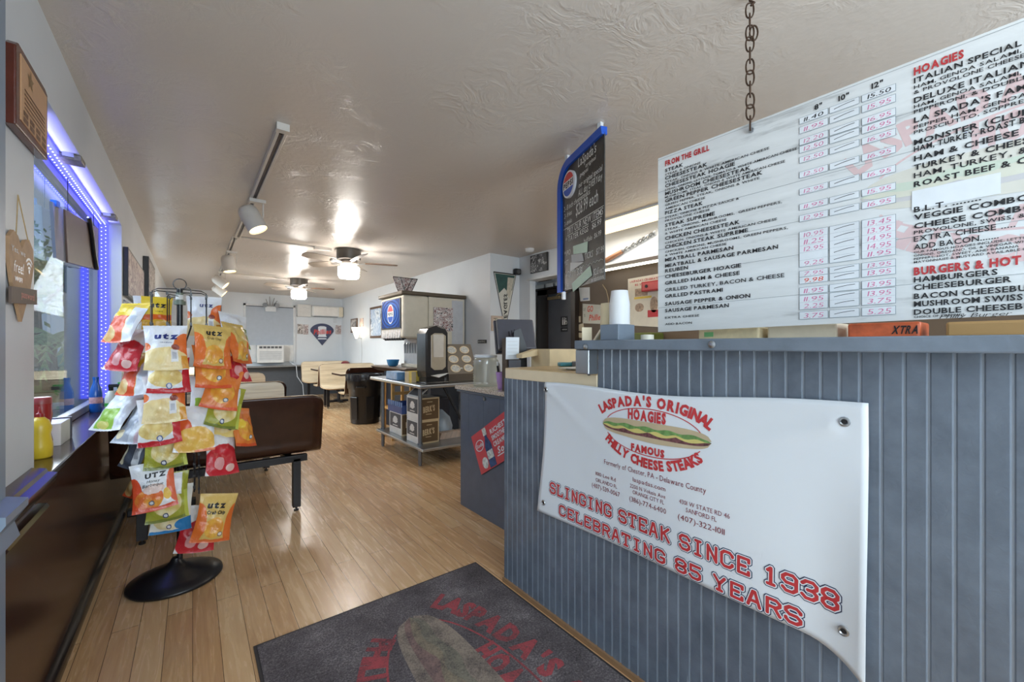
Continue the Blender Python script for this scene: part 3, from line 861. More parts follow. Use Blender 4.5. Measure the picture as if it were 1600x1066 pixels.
for rows, x0 in ((LEFT, .032), (RIGHT, .752)):
    for i, (s_, b_, x1) in enumerate(rows):
        head = s_.startswith(('FROM', 'HOAGIES', 'BURGERS'))
        full, _, pre = s_.partition('|')
        wd = (x1 - x0) * (text_w(full, .02) / text_w(pre or full, .02))
        nxt = rows[i + 1][1] if i + 1 < len(rows) else b_ - .03
        small = ('&' in s_ and ',' in s_) or s_.startswith(('& W', '& P', 'AMERICAN', 'PROVO', 'STEAK, ', 'CHICKEN, ', 'STEAK &', 'HAM, G', 'PEPPER', 'PROSC', 'ONIONS', 'OUR', 'MAYO', 'CHOICE', 'EXTRA', 'ADD'))
        hh = .020 if head else (.0080 if small else .0132)
        if x0 > .5 and not head: hh = .0142 if not small or s_.startswith(('EXTRA', 'ADD', 'HAM, TURKEY, &')) else .0095
        if s_.startswith(('OUR', 'ONIONS,', 'PEPPERS:', 'MAYO', 'CHOICE')): hh = .0058
        if s_.startswith('GRILLED TURKEY'): hh = .0132
        text(tr_ if head else tb, full, mmap, x0, b_, width=wd, height=hh, off=.045 if head else (.014 if small else .026), z=.0028)
HEADR = mat('print_heading_red', (186, 52, 56), .3)
tb.build('menu_lettering', BLACK, mb_, fix=False); tr_.build('heading_lettering', HEADR, mb_, fix=False)
t = MB(); rect(t, .748, .905, .3, .352, mmap, .0026)
t.build('cover_patch', mat('patch_white', (228, 232, 236), .3), mb_, fix=False)
ROWS = [(.663, .644), (.634, .613), (.596, .576), (.572, .551), (.538, .519), (.49, .471), (.436, .417), (.387, .368), (.351, .331), (.298, .276), (.276, .253), (.253, .231), (.231, .207), (.207, .186), (.173, .154), (.153, .132), (.12, .098), (.094, .072), (.072, .05), (.042, .019)]
C1 = '11.40 11.95 12.20 12.50 12.50 12.50 12.95 11.95 12.95 10.95 11.25 12.95 - 9.25 7.95 9.98 11.95 11.95 2.25 3.75'.split()
C3 = '15.50 15.95 16.95 16.95 16.95 16.95 16.95 15.95 16.95 13.45 13.95 14.95 14.95 11.95 13.95 13.95 13.95 13.95 3.75 5.25'.split()
bx, ln, pk, bk, rd = MB(), MB(), MB(), MB(), MB()
for i, (b1, b0) in enumerate(ROWS):
    for x0, x1 in ((.488, .563), (.566, .637), (.642, .716)):
        rect(ln, x0, x1, b0 - .0008, b1 + .0008, mmap, .0022); rect(bx, x0 + .001, x1 - .001, b0 + .0002, b1 - .0002, mmap, .0025)
    for s_, x0 in ((C1[i], .5), (C3[i], .655)):
        if s_ == '-': continue
        tgt = bk if i == 0 else (rd if s_ == '9.98' else pk)
        text(tgt, s_, mmap, x0, b0 + .003, width=.05, height=(b1 - b0) * .66, off=-.012 if tgt is pk else .0, slant=.12, z=.0029)
    pts = [mmap(.578 + .048 * k / 6 + random.uniform(-.001, .001), b0 + .004 + (b1 - b0) * (.25 + .3 * math.sin(k / 6 * 1.6)), .0028) for k in range(7)]
    bk.tube(pts, .0008, 5)
text(bk, '8"', mmap, .528, .672, size=.022, off=.03, z=.0028); text(bk, '10"', mmap, .588, .672, size=.022, off=.03, z=.0028); text(bk, '12"', mmap, .664, .672, size=.022, off=.03, z=.0028)
text(bk, 'Philly Burger', mmap, .8, -.004 + .004, width=.12, height=.011, off=-.01, slant=.3, z=.0029)
ln.build('price_box_lines', mat('print_box_line', (120, 136, 146), .3), mb_, fix=False); bx.build('price_boxes', mat('print_box_white', (226, 230, 234), .16), mb_, fix=False)
pk.build('price_lettering', mat('marker_pink', (214, 108, 156), .4), mb_, fix=False); bk.build('marker_lettering', BLACK, mb_, fix=False); rd.build('corrected_price', mat('marker_red', (226, 92, 72), .4), mb_, fix=False)
p = mmap(.348, .683, .004)
MB().cyl(p + MN * .004, p - MN * .01, .009, n=6).build('eye_bolt', STEEL, mb_)
# chain
RUST = mat('rusty_iron', (72, 52, 38), .6, .5, var=.3, nscale=60)
top = Vector((1.545, .635, 2.5)); bot = Vector((1.521, .623, 2.005))
ch = tag(MB().cyl(top - Vector((0, 0, .012)), top, .02, n=12).tube([top - Vector((0, 0, .01)), top - Vector((0, 0, .03)), top + Vector((.01, -.012, -.04)), top + Vector((0, -.004, -.05))], .004, 6).build('chain', RUST), 'rusty link chain holding the menu board from the ceiling', 'chain')
N_ = 11; d = (bot - top - Vector((0, 0, -.04))); vd = Vector((math.sin(YAW + .3), math.cos(YAW + .3), 0)); sd = Vector((vd.y, -vd.x, 0))
for k in range(N_):
    c = top + Vector((0, 0, -.045)) + (bot - top + Vector((0, 0, .045))) * ((k + .5) / N_)
    ax = sd if k % 3 != 1 else vd * .9 + sd * .25
    H, Wd = .0265, .0125
    P = [c + ax * (Wd * math.copysign(abs(math.cos(q)) ** .7, math.cos(q))) + Vector((0, 0, H * math.sin(q))) for q in [i * math.tau / 16 for i in range(16)]]
    MB().tube(P, .0028, 6, True).build('link', RUST, ch, smooth=True)
c = top + Vector((0, 0, -.045)) + (bot - top + Vector((0, 0, .045))) * (2.6 / N_) + sd * .012
P = [c + sd * (.0125 * math.cos(q)) + Vector((0, 0, .0265 * math.sin(q))) for q in [i * math.tau / 16 for i in range(16)]]
MB().tube(P, .0028, 6, True).build('link', RUST, ch, smooth=True)
m = MB(); m.obox(bot + Vector((-.003, .004, -.01)), (.004, 0, 0), (0, -.008, 0), (0, 0, .03)); m.build('hanger_tab', STEEL, ch)

# ================================================================== SODA CHALKBOARD
A = Vector((1.742, 1.37)); B = Vector((1.952, 1.958))
dirc = Vector((1.901 - 1.791, 1.812 - 1.504)).normalized()
CN = Vector((-dirc.y, dirc.x, 0)); CN = CN if CN.x < 0 else -CN
CR = Vector((-dirc.x, -dirc.y, 0))
CO = Vector((1.972, 2.008, 1.62))   # lower left corner
CW, CH_ = .572, .835
cmap = lambda a, b, z=0: CO + CR * a + Vector((0, 0, b)) + CN * z
cb2 = thing('chalkboard_sign', CO + CR * .28 + Vector((0, 0, .83)), 'hanging black chalkboard with blue frame and round soda badge', 'sign')


def outline(x0, x1, y0, y1, r, n=10):
    pts = [(x0, y0), (x1, y0), (x1, y1)]
    for k in range(n + 1):
        q = math.pi / 2 + math.pi / 2 * k / n; pts.append((x0 + r + r * math.cos(q), y1 - r + r * math.sin(q)))
    return pts


CHALK = NT('chalkboard_black'); _n = CHALK.noise(5, 5, CHALK.coord(), .7)
CHALK.link(CHALK.ramp(_n.outputs[0], [(.35, lin((34, 33, 32))), (.75, lin((84, 80, 76)))]), CHALK.b.inputs['Base Color']); sset(CHALK.b, .4)
MB().prism(outline(.03, CW, .0, CH_ - .03, .13), cmap, .006).build('board', CHALK.m, cb2)
BLUE = mat('frame_blue', (28, 84, 190), .3, var=.05)
fr_o = outline(0, CW, -.005, CH_, .16); fr_i = outline(.042, CW, -.005, CH_ - .042, .12)
path_o = fr_o[2:] + [fr_o[0]]; path_i = fr_i[2:] + [fr_i[0]]
m = MB(); n = len(path_o); v = []
for (ox, oy), (ix, iy) in zip(path_o, path_i):
    v += [cmap(ox, oy, -.012), cmap(ox, oy, .028), cmap(ix, iy, .022), cmap(ix, iy, -.012)]
f = []
for k in range(n - 1):
    for q in range(4): f.append((k * 4 + q, k * 4 + (q + 1) % 4, k * 4 + 4 + (q + 1) % 4, k * 4 + 4 + q))
f += [(3, 2, 1, 0), tuple((n - 1) * 4 + q for q in range(4))]
m.add(v, f); m.build('frame', BLUE, cb2, smooth=35)
bd = MB(); disc(bd, .16, .67, .085, .085, cmap, .022, 36); bd.prism([(.16 + .085 * math.cos(q * .1745), .67 + .085 * math.sin(q * .1745)) for q in range(36)], cmap, .02)
bdg = bd.build('soda_badge', mat('badge_white', (236, 238, 242), .3), cb2)
t = MB(); disc(t, .16, .67, .074, .074, cmap, .0235, 20, 22, 158); t.build('badge_red', mat('badge_red', (206, 52, 58), .3), bdg, fix=False)
t = MB(); disc(t, .16, .67, .074, .074, cmap, .0235, 20, 202, 338); t.build('badge_blue', BLUE, bdg, fix=False)
t = MB(); rect(t, .085, .235, .645, .695, cmap, .0238); t.build('badge_band', MATS['badge_white'], bdg, fix=False)
t = MB(); text(t, 'PEPSI', cmap, .16, .653, width=.135, height=.034, align='c', off=.05, z=.0245); t.build('badge_lettering', BLACK, bdg, fix=False)
t = MB()
CL = [("LaSpada's", .265, .735, .22, .05), ("original", .36, .695, .12, .022), ("pepsi", .29, .665, .10, .024), ("our original special", .272, .605, .28, .028), ("ALL day EVERYday", .268, .555, .285, .036),
      ("2- 8 inch cheesesteaks", .063, .522, .35, .03), ("2- fries", .068, .475, .11, .028), ("$28.99 each", .235, .445, .27, .066), ("2- drinks", .07, .425, .11, .026),
      ("TRY OUR NEW ITEMS", .11, .36, .45, .034), ("* TATER KEGS   $6.99", .09, .31, .45, .03), ("* PO", .07, .225, .09, .03), ("buffalo  $6.99", .34, .25, .20, .026), ("* ST", .07, .165, .06, .028), ("TICKS   $7.99", .35, .15, .22, .034), ("PARTY SUB", .1, .074, .22, .036), ("$12.65 each", .455, .04, .115, .034), ("2 ft", .08, .012, .06, .026), ("no substitutions", .43, .006, .14, .024)]
for s_, x, y, wd, hh in CL: text(t, s_, cmap, x, y, width=wd, height=hh * 1.12, off=.004, slant=.15, z=.0075)
for x0, x1, y in ((.06, .57, .402), (.11, .2, .35), (.22, .3, .35), (.32, .40, .35), (.43, .55, .35)): rect(t, x0, x1, y, y + .004, cmap, .0075)
pts = [cmap(.07 + .49 * k / 24, .113 + (.006 if k % 2 else -.004), .008) for k in range(25)]; t.tube(pts, .0016, 4)
t.build('chalk_lettering', mat('chalk_white', (228, 230, 226), .8, var=.2, nscale=80), cb2, fix=False)
GRN = mat('pale_green_paper', (204, 226, 208), .7); WHT = mat('white_paper', (226, 226, 222), .7); GRY = mat('grey_paper', (186, 188, 188), .7)
for nm, q, m_ in (('taped_note', [(.201, .266), (.392, .25), (.387, .187), (.207, .214)], GRN), ('taped_note', [(.177, .215), (.324, .195), (.345, .145), (.183, .166)], GRY), ('taped_note', [(.165, .169), (.345, .138), (.159, .111)], WHT), ('taped_note', [(.183, .032), (.422, .103), (.446, .043), (.201, -.023)], GRN)):
    MB().prism(q, lambda x, y, z: cmap(x, y, .009 + z), .001).build(nm, m_, cb2)
for a in (.10, .52):
    p = cmap(a, CH_, .0); m = MB().box(p.x - .012, p.x + .012, p.y - .012, p.y + .012, p.z - .01, 2.5); m.build('hanger_hook', TRIMW, cb2)
m = MB().obox(cmap(.045, -.055, -.005), CR * .02, Vector((0, 0, .05)), CN * .02); m.build('end_bracket', TRIMW, cb2)

# ================================================================== CEILING FITTINGS
GLOW = emit('lamp_glass_lit', (255, 249, 241), 28.0)
FANG = mat('fan_dark_grey', (92, 86, 80), .4, .2); FANB = mat('fan_blade_grey', (150, 140, 130), .4, var=.1); FANW = mat('fan_blade_wood', (112, 80, 54), .4, var=.2, nscale=20)


def make_fan(x, y, label):
    f = thing('ceiling_fan', (x, y, 2.5), label, 'fan', 'ceiling fans over the booths')
    MB().lathe([(.09, 2.36), (.145, 2.37), (.15, 2.39), (.15, 2.5)], (x, y, 0), 36).build('motor_housing', FANG, f, smooth=40)
    MB().lathe([(.07, 2.285), (.10, 2.30), (.11, 2.33), (.10, 2.36)], (x, y, 0), 32).build('hub', FANB, f, smooth=40)
    g = MB().lathe([(.05, 2.13), (.115, 2.135), (.128, 2.16), (.13, 2.27), (.10, 2.288)], (x, y, 0), 36).build('lamp_shade', GLOW, f, smooth=50)
    for k in range(5):
        a = math.radians(-18 + 72 * k); d = Vector((math.cos(a), math.sin(a), 0)); n = Vector((-d.y, d.x, 0)); up = Vector((0, 0, 1)) * 1.0
        tilt = (n + Vector((0, 0, .32))).normalized()
        c = Vector((x, y, 2.335))
        pts = [(.20, -.05), (.3, -.062), (.52, -.068), (.60, -.05), (.615, 0), (.60, .05), (.52, .068), (.3, .062), (.20, .05)]
        nn = d.cross(tilt)
        MB().prism(pts, lambda u, v_, z: c + d * u + tilt * v_ + nn * z, .007).build('blade', FANW if k == 0 else FANB, f)
        m = MB().prism([(.08, -.012), (.17, -.02), (.25, -.03), (.25, .03), (.17, .02), (.08, .012)], lambda u, v_, z: c + d * u + tilt * v_ - nn * (.005 + z) * (1 if nn.z > 0 else -1), .005)
        m.build('blade_bracket', STEEL, f)
    return f


make_fan(1.604, 5.537, 'nearer flush ceiling fan with a lit white drum lamp and one brown blade')
make_fan(1.568, 8.525, 'farther flush ceiling fan with a lit white drum lamp, toward the back wall')
TRK = mat('track_cream', (206, 200, 192), .35)
t = thing('track_rail', (.39, 4.1, 2.5), 'long cream lighting track running along the ceiling nearest the camera', 'lighting track')
MB().box(.372, .388, 2.64, 5.55, 2.462, 2.5).box(.412, .428, 2.64, 5.55, 2.462, 2.5).box(.388, .412, 2.64, 5.55, 2.485, 2.5).build('rail', TRK, t, bev=.002)
MB().box(.389, .411, 2.7, 5.55, 2.478, 2.4845).build('slot', mat('slot_dark', (70, 62, 66), .4), t)
MB().box(.368, .432, 2.60, 2.645, 2.46, 2.5).build('end_cap', TRK, t)
t = thing('track_rail', (.375, 7.6, 2.5), 'farther cream lighting track past the conduit joint on the ceiling', 'lighting track')
MB().box(.352, .366, 5.64, 9.6, 2.465, 2.5).box(.386, .40, 5.64, 9.6, 2.465, 2.5).box(.366, .386, 5.64, 9.6, 2.487, 2.5).build('rail', TRK, t)
MB().box(.367, .385, 5.64, 9.6, 2.48, 2.486).build('slot', MATS['slot_dark'], t)
SPOTI = emit('spot_bulb_lit', (255, 226, 170), 3.0)


def spot(x, y, z, d, label, L=.21, r=.075):
    s = thing('track_spotlight', (x, y, 2.465), label, 'spotlight', 'spotlights on the ceiling track')
    d = Vector(d).normalized(); rot = Vector((0, 0, -1)).rotation_difference(d).to_matrix()
    c = Vector((x, y, z))
    pr = [(.01, L * .5), (r * .72, L * .47), (r * .93, L * .36), (r, L * .2), (r, -L * .5), (r * .93, -L * .5), (r * .9, -L * .44)]
    m = MB(); n = 28; v = []
    for rr, zz in pr:
        for k in range(n): v.append(c + rot @ Vector((rr * math.cos(k * math.tau / n), rr * math.sin(k * math.tau / n), zz)))
    f = [(i * n + k, i * n + (k + 1) % n, (i + 1) * n + (k + 1) % n, (i + 1) * n + k) for i in range(len(pr) - 1) for k in range(n)]
    m.add(v, f); m.build('shade', TRK, s, smooth=50)
    MB().cyl(c + d * (L * .40), c + d * (L * .44), r * .9, n=24).build('bulb', SPOTI, s)
    a = c - d * .02; sd_ = Vector((1, 0, 0)) * (r + .012)
    m = MB().obox(a + sd_ - Vector((.004, .012, 0)), (.008, 0, 0), (0, .024, 0), Vector((0, 0, 2.44)) - Vector((0, 0, a.z)))
    m.build('yoke', TRK, s); MB().box(x - .02, x + r + .02, y - .03, y + .03, 2.435, 2.4612).build('track_adapter', TRK, s)
    l = bpy.data.lights.new('spot_lamp', 'SPOT'); l.energy = 6; l.color = (1, .88, .7); l.spot_size = 1.3; l.shadow_soft_size = .04
    lo = bpy.data.objects.new('spot_lamp', l); COL.objects.link(lo); lo.parent = s
    lo.location = c + d * (L * .47) - Vector(s.location); lo.rotation_euler = Vector((0, 0, -1)).rotation_difference(d).to_euler()


spot(.385, 3.98, 2.30, (.42, -.25, -.9), 'nearest cream track spotlight, pointing down to the right')
spot(.36, 6.35, 2.30, (.15, -.1, -1), 'second cream track spotlight along the ceiling track, pointing straight down')
spot(.35, 8.2, 2.30, (.75, -.2, -.65), 'third cream track spotlight, turned toward the booths')
spot(.38, 9.2, 2.27, (.75, -.1, -.6), 'farthest cream track spotlight, just above the chip rack top in view')
t = tag(MB().tube([(.40, 5.6, 2.49), (1.32, 5.59, 2.49)], .011, 8).build('conduit_pipe', TRK), 'thin ceiling conduit from the track joint to the nearer fan', 'pipe')
MB().box(1.2, 1.40, 5.565, 5.615, 2.465, 2.5).build('junction_box', TRK, t)
t = tag(MB().tube([(.39, 8.55, 2.49), (1.3, 8.54, 2.49)], .011, 8).build('conduit_pipe', TRK), 'thin ceiling conduit leading to the farther fan', 'pipe')
MB().box(1.2, 1.38, 8.515, 8.565, 2.468, 2.5).build('junction_box', TRK, t)
# kitchen lights
t = thing('ceiling_light', (3.35, 1.9, 2.5), 'long lit fluorescent fixture on the ceiling behind the chalkboard and menu', 'light')
MB().box(3.2, 3.5, .9, 3.15, 2.485, 2.5).build('housing', TRIMW, t)
MB().prism([(3.21, 2.485), (3.49, 2.485), (3.44, 2.43), (3.26, 2.43)], lambda x, z, y: (x, .92 + y, z), 2.21).build('diffuser', emit('fluorescent_warm', (255, 232, 186), .85), t)
l = bpy.data.lights.new('fluorescent_lamp', 'AREA'); l.shape = 'RECTANGLE'; l.size = .26; l.size_y = 2.1; l.energy = 8; l.color = (1, .95, .86)
lo = bpy.data.objects.new('fluorescent_lamp', l); COL.objects.link(lo); lo.parent = t; lo.location = Vector((3.35, 2.0, 2.425)) - t.location
t = thing('tube_light', (3.86, 2.6, 2.172), 'short lit tube light under the header in the kitchen opening', 'light')
MB().box(3.80, 3.90, 2.35, 3.45, 2.165, 2.2).build('housing', TRIMW, t)
MB().cyl((3.85, 2.40, 2.15), (3.85, 3.40, 2.15), .016, n=14).build('tube', emit('fluorescent_tube', (255, 250, 232), 4), t, smooth=True)
struct(MB().box(3.775, 4.098, YF, 4.3, 2.2, 2.5).build('trim_10', TRIMW, loc=(0, 0, 0)))
m = MB().lathe([(.03, 2.455), (.055, 2.47), (.06, 2.5)], (3.42, 4.05, 0), 20)
tag(m.build('smoke_detector', TRIMW, smooth=50), 'small white round detector on the ceiling by the header', 'detector')
# ================================================================== CHIP RACK
RKB = mat('rack_black', (26, 26, 30), .3); PX, PY = -.055, 2.868
rk = thing('chip_rack', (PX, PY, 0), 'black floor rack hung with chip bags on a round weighted base', 'display rack')
MB().lathe([(.20, 0), (.207, .008), (.205, .018), (.15, .04), (.09, .062), (.05, .08), (.028, .1), (.02, .118), (.001, .119)], (PX - .015, PY, 0), 56).build('base', RKB, rk, smooth=60)
MB().cyl((PX, PY, .1), (PX, PY, 1.48), .0135, n=16).build('pole', RKB, rk, smooth=True)
MB().cyl((PX, PY, 1.48), (PX, PY, 1.50), .026, n=16).cyl((PX, PY, 1.50), (PX, PY, 1.545), .017, n=16).build('collar', mat('collar_sage', (112, 122, 108), .4), rk, smooth=40)
MB().cyl((PX, PY, 1.508), (PX, PY, 1.533), .0178, n=16).build('collar_label', WHT, rk, smooth=40)
MB().cyl((PX, PY, 1.545), (PX, PY, 1.562), .014, n=12).tube([(PX + .028 * math.cos(a * .2618), PY, 1.592 + .028 * math.sin(a * .2618)) for a in range(24)], .0024, 6, True).build('top_ring', RKB, rk, smooth=True)
STR = []
for k in range(8):
    a = math.radians(22.5 + 45 * k); r = .125; x, y = PX + r * math.cos(a), PY + r * math.sin(a)
    xi, yi = PX + .07 * math.cos(a), PY + .07 * math.sin(a); zt = 1.565 - .02 * (k % 3); STR.append((x, y))
    MB().tube([(PX + .012 * math.cos(a), PY + .012 * math.sin(a), zt), (PX + .1 * math.cos(a), PY + .1 * math.sin(a), zt), (x, y, zt - .012), (x, y, 1.36), (xi, yi, 1.28), (xi, yi, .47)], .0026, 6).build('hanging_wire', RKB, rk, smooth=True)
    m = MB()
    for q in range(7): z = 1.52 - .155 * q; xx, yy = (x, y) if z > 1.34 else (xi, yi); m.obox((xx - .005, yy - .005, z), (.01, 0, 0), (0, .01, 0), (0, 0, .016))
    m.build('clip_strip', RKB, rk)
for xx, yy, z0, z1 in ((.006, 2.70, .50, .69), (.026, 2.69, .49, .70)):
    MB().tube([(xx, yy, z0), (xx, yy, z1)], .003, 6).build('hanging_wire', RKB, rk)
    m = MB()
    for q in range(4): m.obox((xx - .005, yy - .005, z0 + .02 + q * .06), (.01, 0, 0), (0, .01, 0), (0, 0, .012))
    m.build('clip_strip', RKB, rk)
a0 = [(PX + .068 * math.cos(t_ * .3927), PY + .068 * math.sin(t_ * .3927), 1.0) for t_ in range(16)]
MB().tube(a0, .0025, 6, True).build('spreader_hoop', RKB, rk)

W_, OR, YE, RD = (236, 237, 240), (228, 112, 50), (240, 206, 60), (200, 44, 54)
CH1, CH2 = (238, 208, 140), (214, 164, 86)
BAGM = {
 'white_orange': [W_, [('e', 1.0, .5, .33, .30, OR), ('e', -.02, .52, .15, .1, OR), ('c', .42, .2, .62, .28, CH1, (248, 226, 170)), ('r', .84, 1.1, .0, .3, (226, 158, 60)), ('e', .72, .47, .1, .06, (150, 74, 62)), ('r', .6, .78, .16, .42, (238, 238, 240)), ('r', .63, .75, .22, .36, (196, 198, 206))]],
 'red_ripple': [W_, [('e', 1.05, .3, .25, .5, RD), ('c', .42, .32, .42, .2, (246, 230, 170), (226, 196, 120)), ('r', 0, 1, -.1, .11, RD), ('e', .5, .15, .075, .055, (92, 112, 160)), ('e', .5, .15, .05, .035, (226, 230, 240))]],
 'green': [(166, 168, 62), [('c', .5, .36, .36, .24, (244, 236, 196), (222, 200, 120)), ('r', .12, .85, .52, .98, W_), ('r', 0, 1, -.1, .07, (120, 130, 54)), ('e', .45, .14, .075, .055, (74, 84, 110)), ('e', .45, .14, .045, .032, (226, 230, 240)), ('r', .9, 1.1, 0, .6, (196, 204, 92))]],
 'honey': [W_, [('e', 0.02, .3, .22, .42, (222, 84, 50)), ('e', 1.0, .45, .2, .38, (228, 110, 74)), ('c', .38, .25, .34, .2, (240, 176, 70), (222, 110, 54)), ('e', .5, .42, .26, .1, (232, 206, 196)), ('r', 0, 1, -.1, .09, (216, 80, 50)), ('e', .42, .17, .07, .05, (110, 112, 122)), ('e', .42, .17, .045, .03, (222, 222, 226)), ('e', .8, .28, .09, .12, (240, 196, 90))]],
 'blue': [(240, 238, 228), [('c', .45, .3, .4, .22, (246, 236, 200), (224, 206, 150)), ('r', 0, 1, -.1, .07, (44, 132, 196)), ('e', 1.0, .16, .42, .14, (44, 132, 196)), ('e', .45, .15, .07, .05, (74, 84, 120)), ('e', .45, .15, .04, .03, (226, 230, 240))]],
 'gold': [(218, 184, 104), [('e', -.02, .36, .3, .45, (222, 112, 48)), ('e', 1.05, .3, .28, .5, (222, 112, 48)), ('c', .5, .3, .26, .2, (240, 190, 80), (226, 150, 60)), ('r', 0, 1, -.1, .08, (216, 104, 46)), ('e', .7, .17, .07, .05, (150, 120, 96)), ('e', .7, .17, .045, .03, (232, 224, 210))]],
 'orange': [(230, 128, 56), [('c', .5, .38, .36, .24, (244, 190, 70), (230, 150, 60)), ('e', .3, .55, .2, .12, (244, 206, 70)), ('e', .62, .22, .08, .055, (110, 108, 112)), ('e', .62, .22, .05, .034, (228, 226, 226)), ('r', 0, 1, -.1, .08, (222, 90, 46))]],
 'cream': [(236, 210, 128), [('c', .5, .3, .4, .22, (248, 232, 180), (232, 200, 120)), ('e', .72, .2, .1, .05, (120, 116, 116)), ('r', 0, .3, .3, .6, (150, 150, 150))]],
 'chips': [W_, [('e', .1, .45, .3, .3, (226, 96, 50)), ('c', .5, .22, .55, .3, (246, 204, 104), (238, 186, 86)), ('r', .5, 1.1, -.1, .06, OR)]],
 'red': [W_, [('e', .55, .28, .62, .42, RD), ('e', .35, .25, .16, .14, (226, 160, 160)), ('e', .7, .15, .14, .08, (232, 190, 180))]],
 'white_green': [(228, 231, 236), [('r', .1, .72, .04, .48, (152, 192, 70)), ('e', .4, .12, .2, .08, (206, 200, 110)), ('r', .8, 1, .1, .9, (206, 208, 216))]],
 'silver': [(200, 205, 214), [('r', .05, .55, .05, .6, (168, 174, 186)), ('r', .72, 1.1, 0, .9, (206, 180, 190)), ('e', .2, .2, .14, .1, (238, 224, 190))]],
 'charcoal': [(84, 90, 104), [('r', .62, .9, 0, .9, (220, 222, 226)), ('e', .1, .25, .18, .2, (232, 222, 190)), ('r', .66, .84, .2, .4, (170, 172, 180))]],
 'yellow_orange': [YE, [('r', -.1, .66, -.1, .62, (232, 92, 52)), ('r', .66, 1.1, -.1, .85, (232, 233, 236)), ('c', .2, .18, .24, .16, (246, 226, 170), (232, 180, 110)), ('r', .72, .9, .3, .62, (206, 214, 224))]],
 'yellow_top': [YE, [('r', -.1, 1.1, .42, .56, (226, 104, 44)), ('r', -.1, 1.1, -.1, .42, (230, 180, 60)), ('r', -.1, .2, -.1, 1.1, (226, 226, 228))]],
 'green_white': [(232, 234, 238), [('r', .05, 1.1, .02, .6, (124, 134, 46)), ('e', .6, .3, .2, .2, (154, 156, 60))]],
}
for k_, (b_, L_) in BAGM.items(): BAGM[k_] = paint('bag_print_' + k_, b_, L_, rough=.22, wob=.035, wscale=5, bump=.35)


def make_bag(style, x, y, z, phi, pitch, roll, label, words=None, w_=.166, h_=.232, seed=0):
    ph, pt, rl = math.radians(phi), math.radians(pitch), math.radians(roll)
    r = Vector((math.cos(ph), math.sin(ph), 0)); n = Vector((math.sin(ph), -math.cos(ph), 0))
    up = Vector((0, 0, 1)) * math.cos(pt) - n * math.sin(pt); n2 = n * math.cos(pt) + Vector((0, 0, 1)) * math.sin(pt)
    R2 = r * math.cos(rl) + up * math.sin(rl); U2 = up * math.cos(rl) - r * math.sin(rl)
    O = Vector((x, y, z)) - n2 * .0
    rs = random.Random(seed); ph1, ph2, ph3 = rs.uniform(0, 6), rs.uniform(0, 6), rs.uniform(0, 6)

    def prof(u, v):
        e = max(0.0, 1 - abs(2 * u - 1) ** 2.6) ** .8
        vv = (v - .05) / .9
        t_ = max(0.0, min(1.0, vv)); q = max(0.0, 1 - abs(2 * t_ - 1) ** 2.8) ** .8
        return e * q

    def pos(u, v, side):
        p = prof(u, v)
        sq = 1 - .10 * p ** .5 * (1 - abs(2 * v - 1) * .4)
        lx = (u - .5) * w_ * (1 - .10 * (1 - abs(2 * v - 1) ** 2)) * 1.04
        wr = .0032 * math.sin(9 * u + 5 * v + ph1) * p ** .3 + .0024 * math.sin(23 * v + 6 * u + ph2) + .002 * math.sin(17 * u - 11 * v + ph3)
        crimp = .0018 * math.sin(60 * u) if (v < .045 or v > .955) else 0
        ly = v * h_ - .006 * math.sin(math.pi * u) * (1 if v < .3 else 0)
        return O + R2 * lx + U2 * ly + n2 * (side * (.022 * p + .0008) + wr * (.3 + p) + crimp + (.012 * math.sin(2.2 * u + ph1) if v < .5 else 0) * (1 - v * 2))

    m = MB()
    m.grid(lambda u, v: pos(u, v, 1), 18, 24); m.grid(lambda u, v: pos(1 - u, v, -1), 18, 24)
    o = m.build('chip_bag', BAGM[style], None, loc=pos(.5, 1, 0), smooth=70, fix=False)
    tag(o, label, 'chip bag', 'chip bags on the rack')
    if words:
        c_, ls = words; t_ = MB()
        for s_, cx, v_, wd, hh, sl in ls:
            text(t_, s_, lambda a, b, q: pos(a, b, 1) + n2 * .0016, cx, v_, width=wd, height=hh, align='c', off=.05 if hh > .06 else .0, slant=sl)
        t_.build('lettering', c_, o, fix=False)
    return o


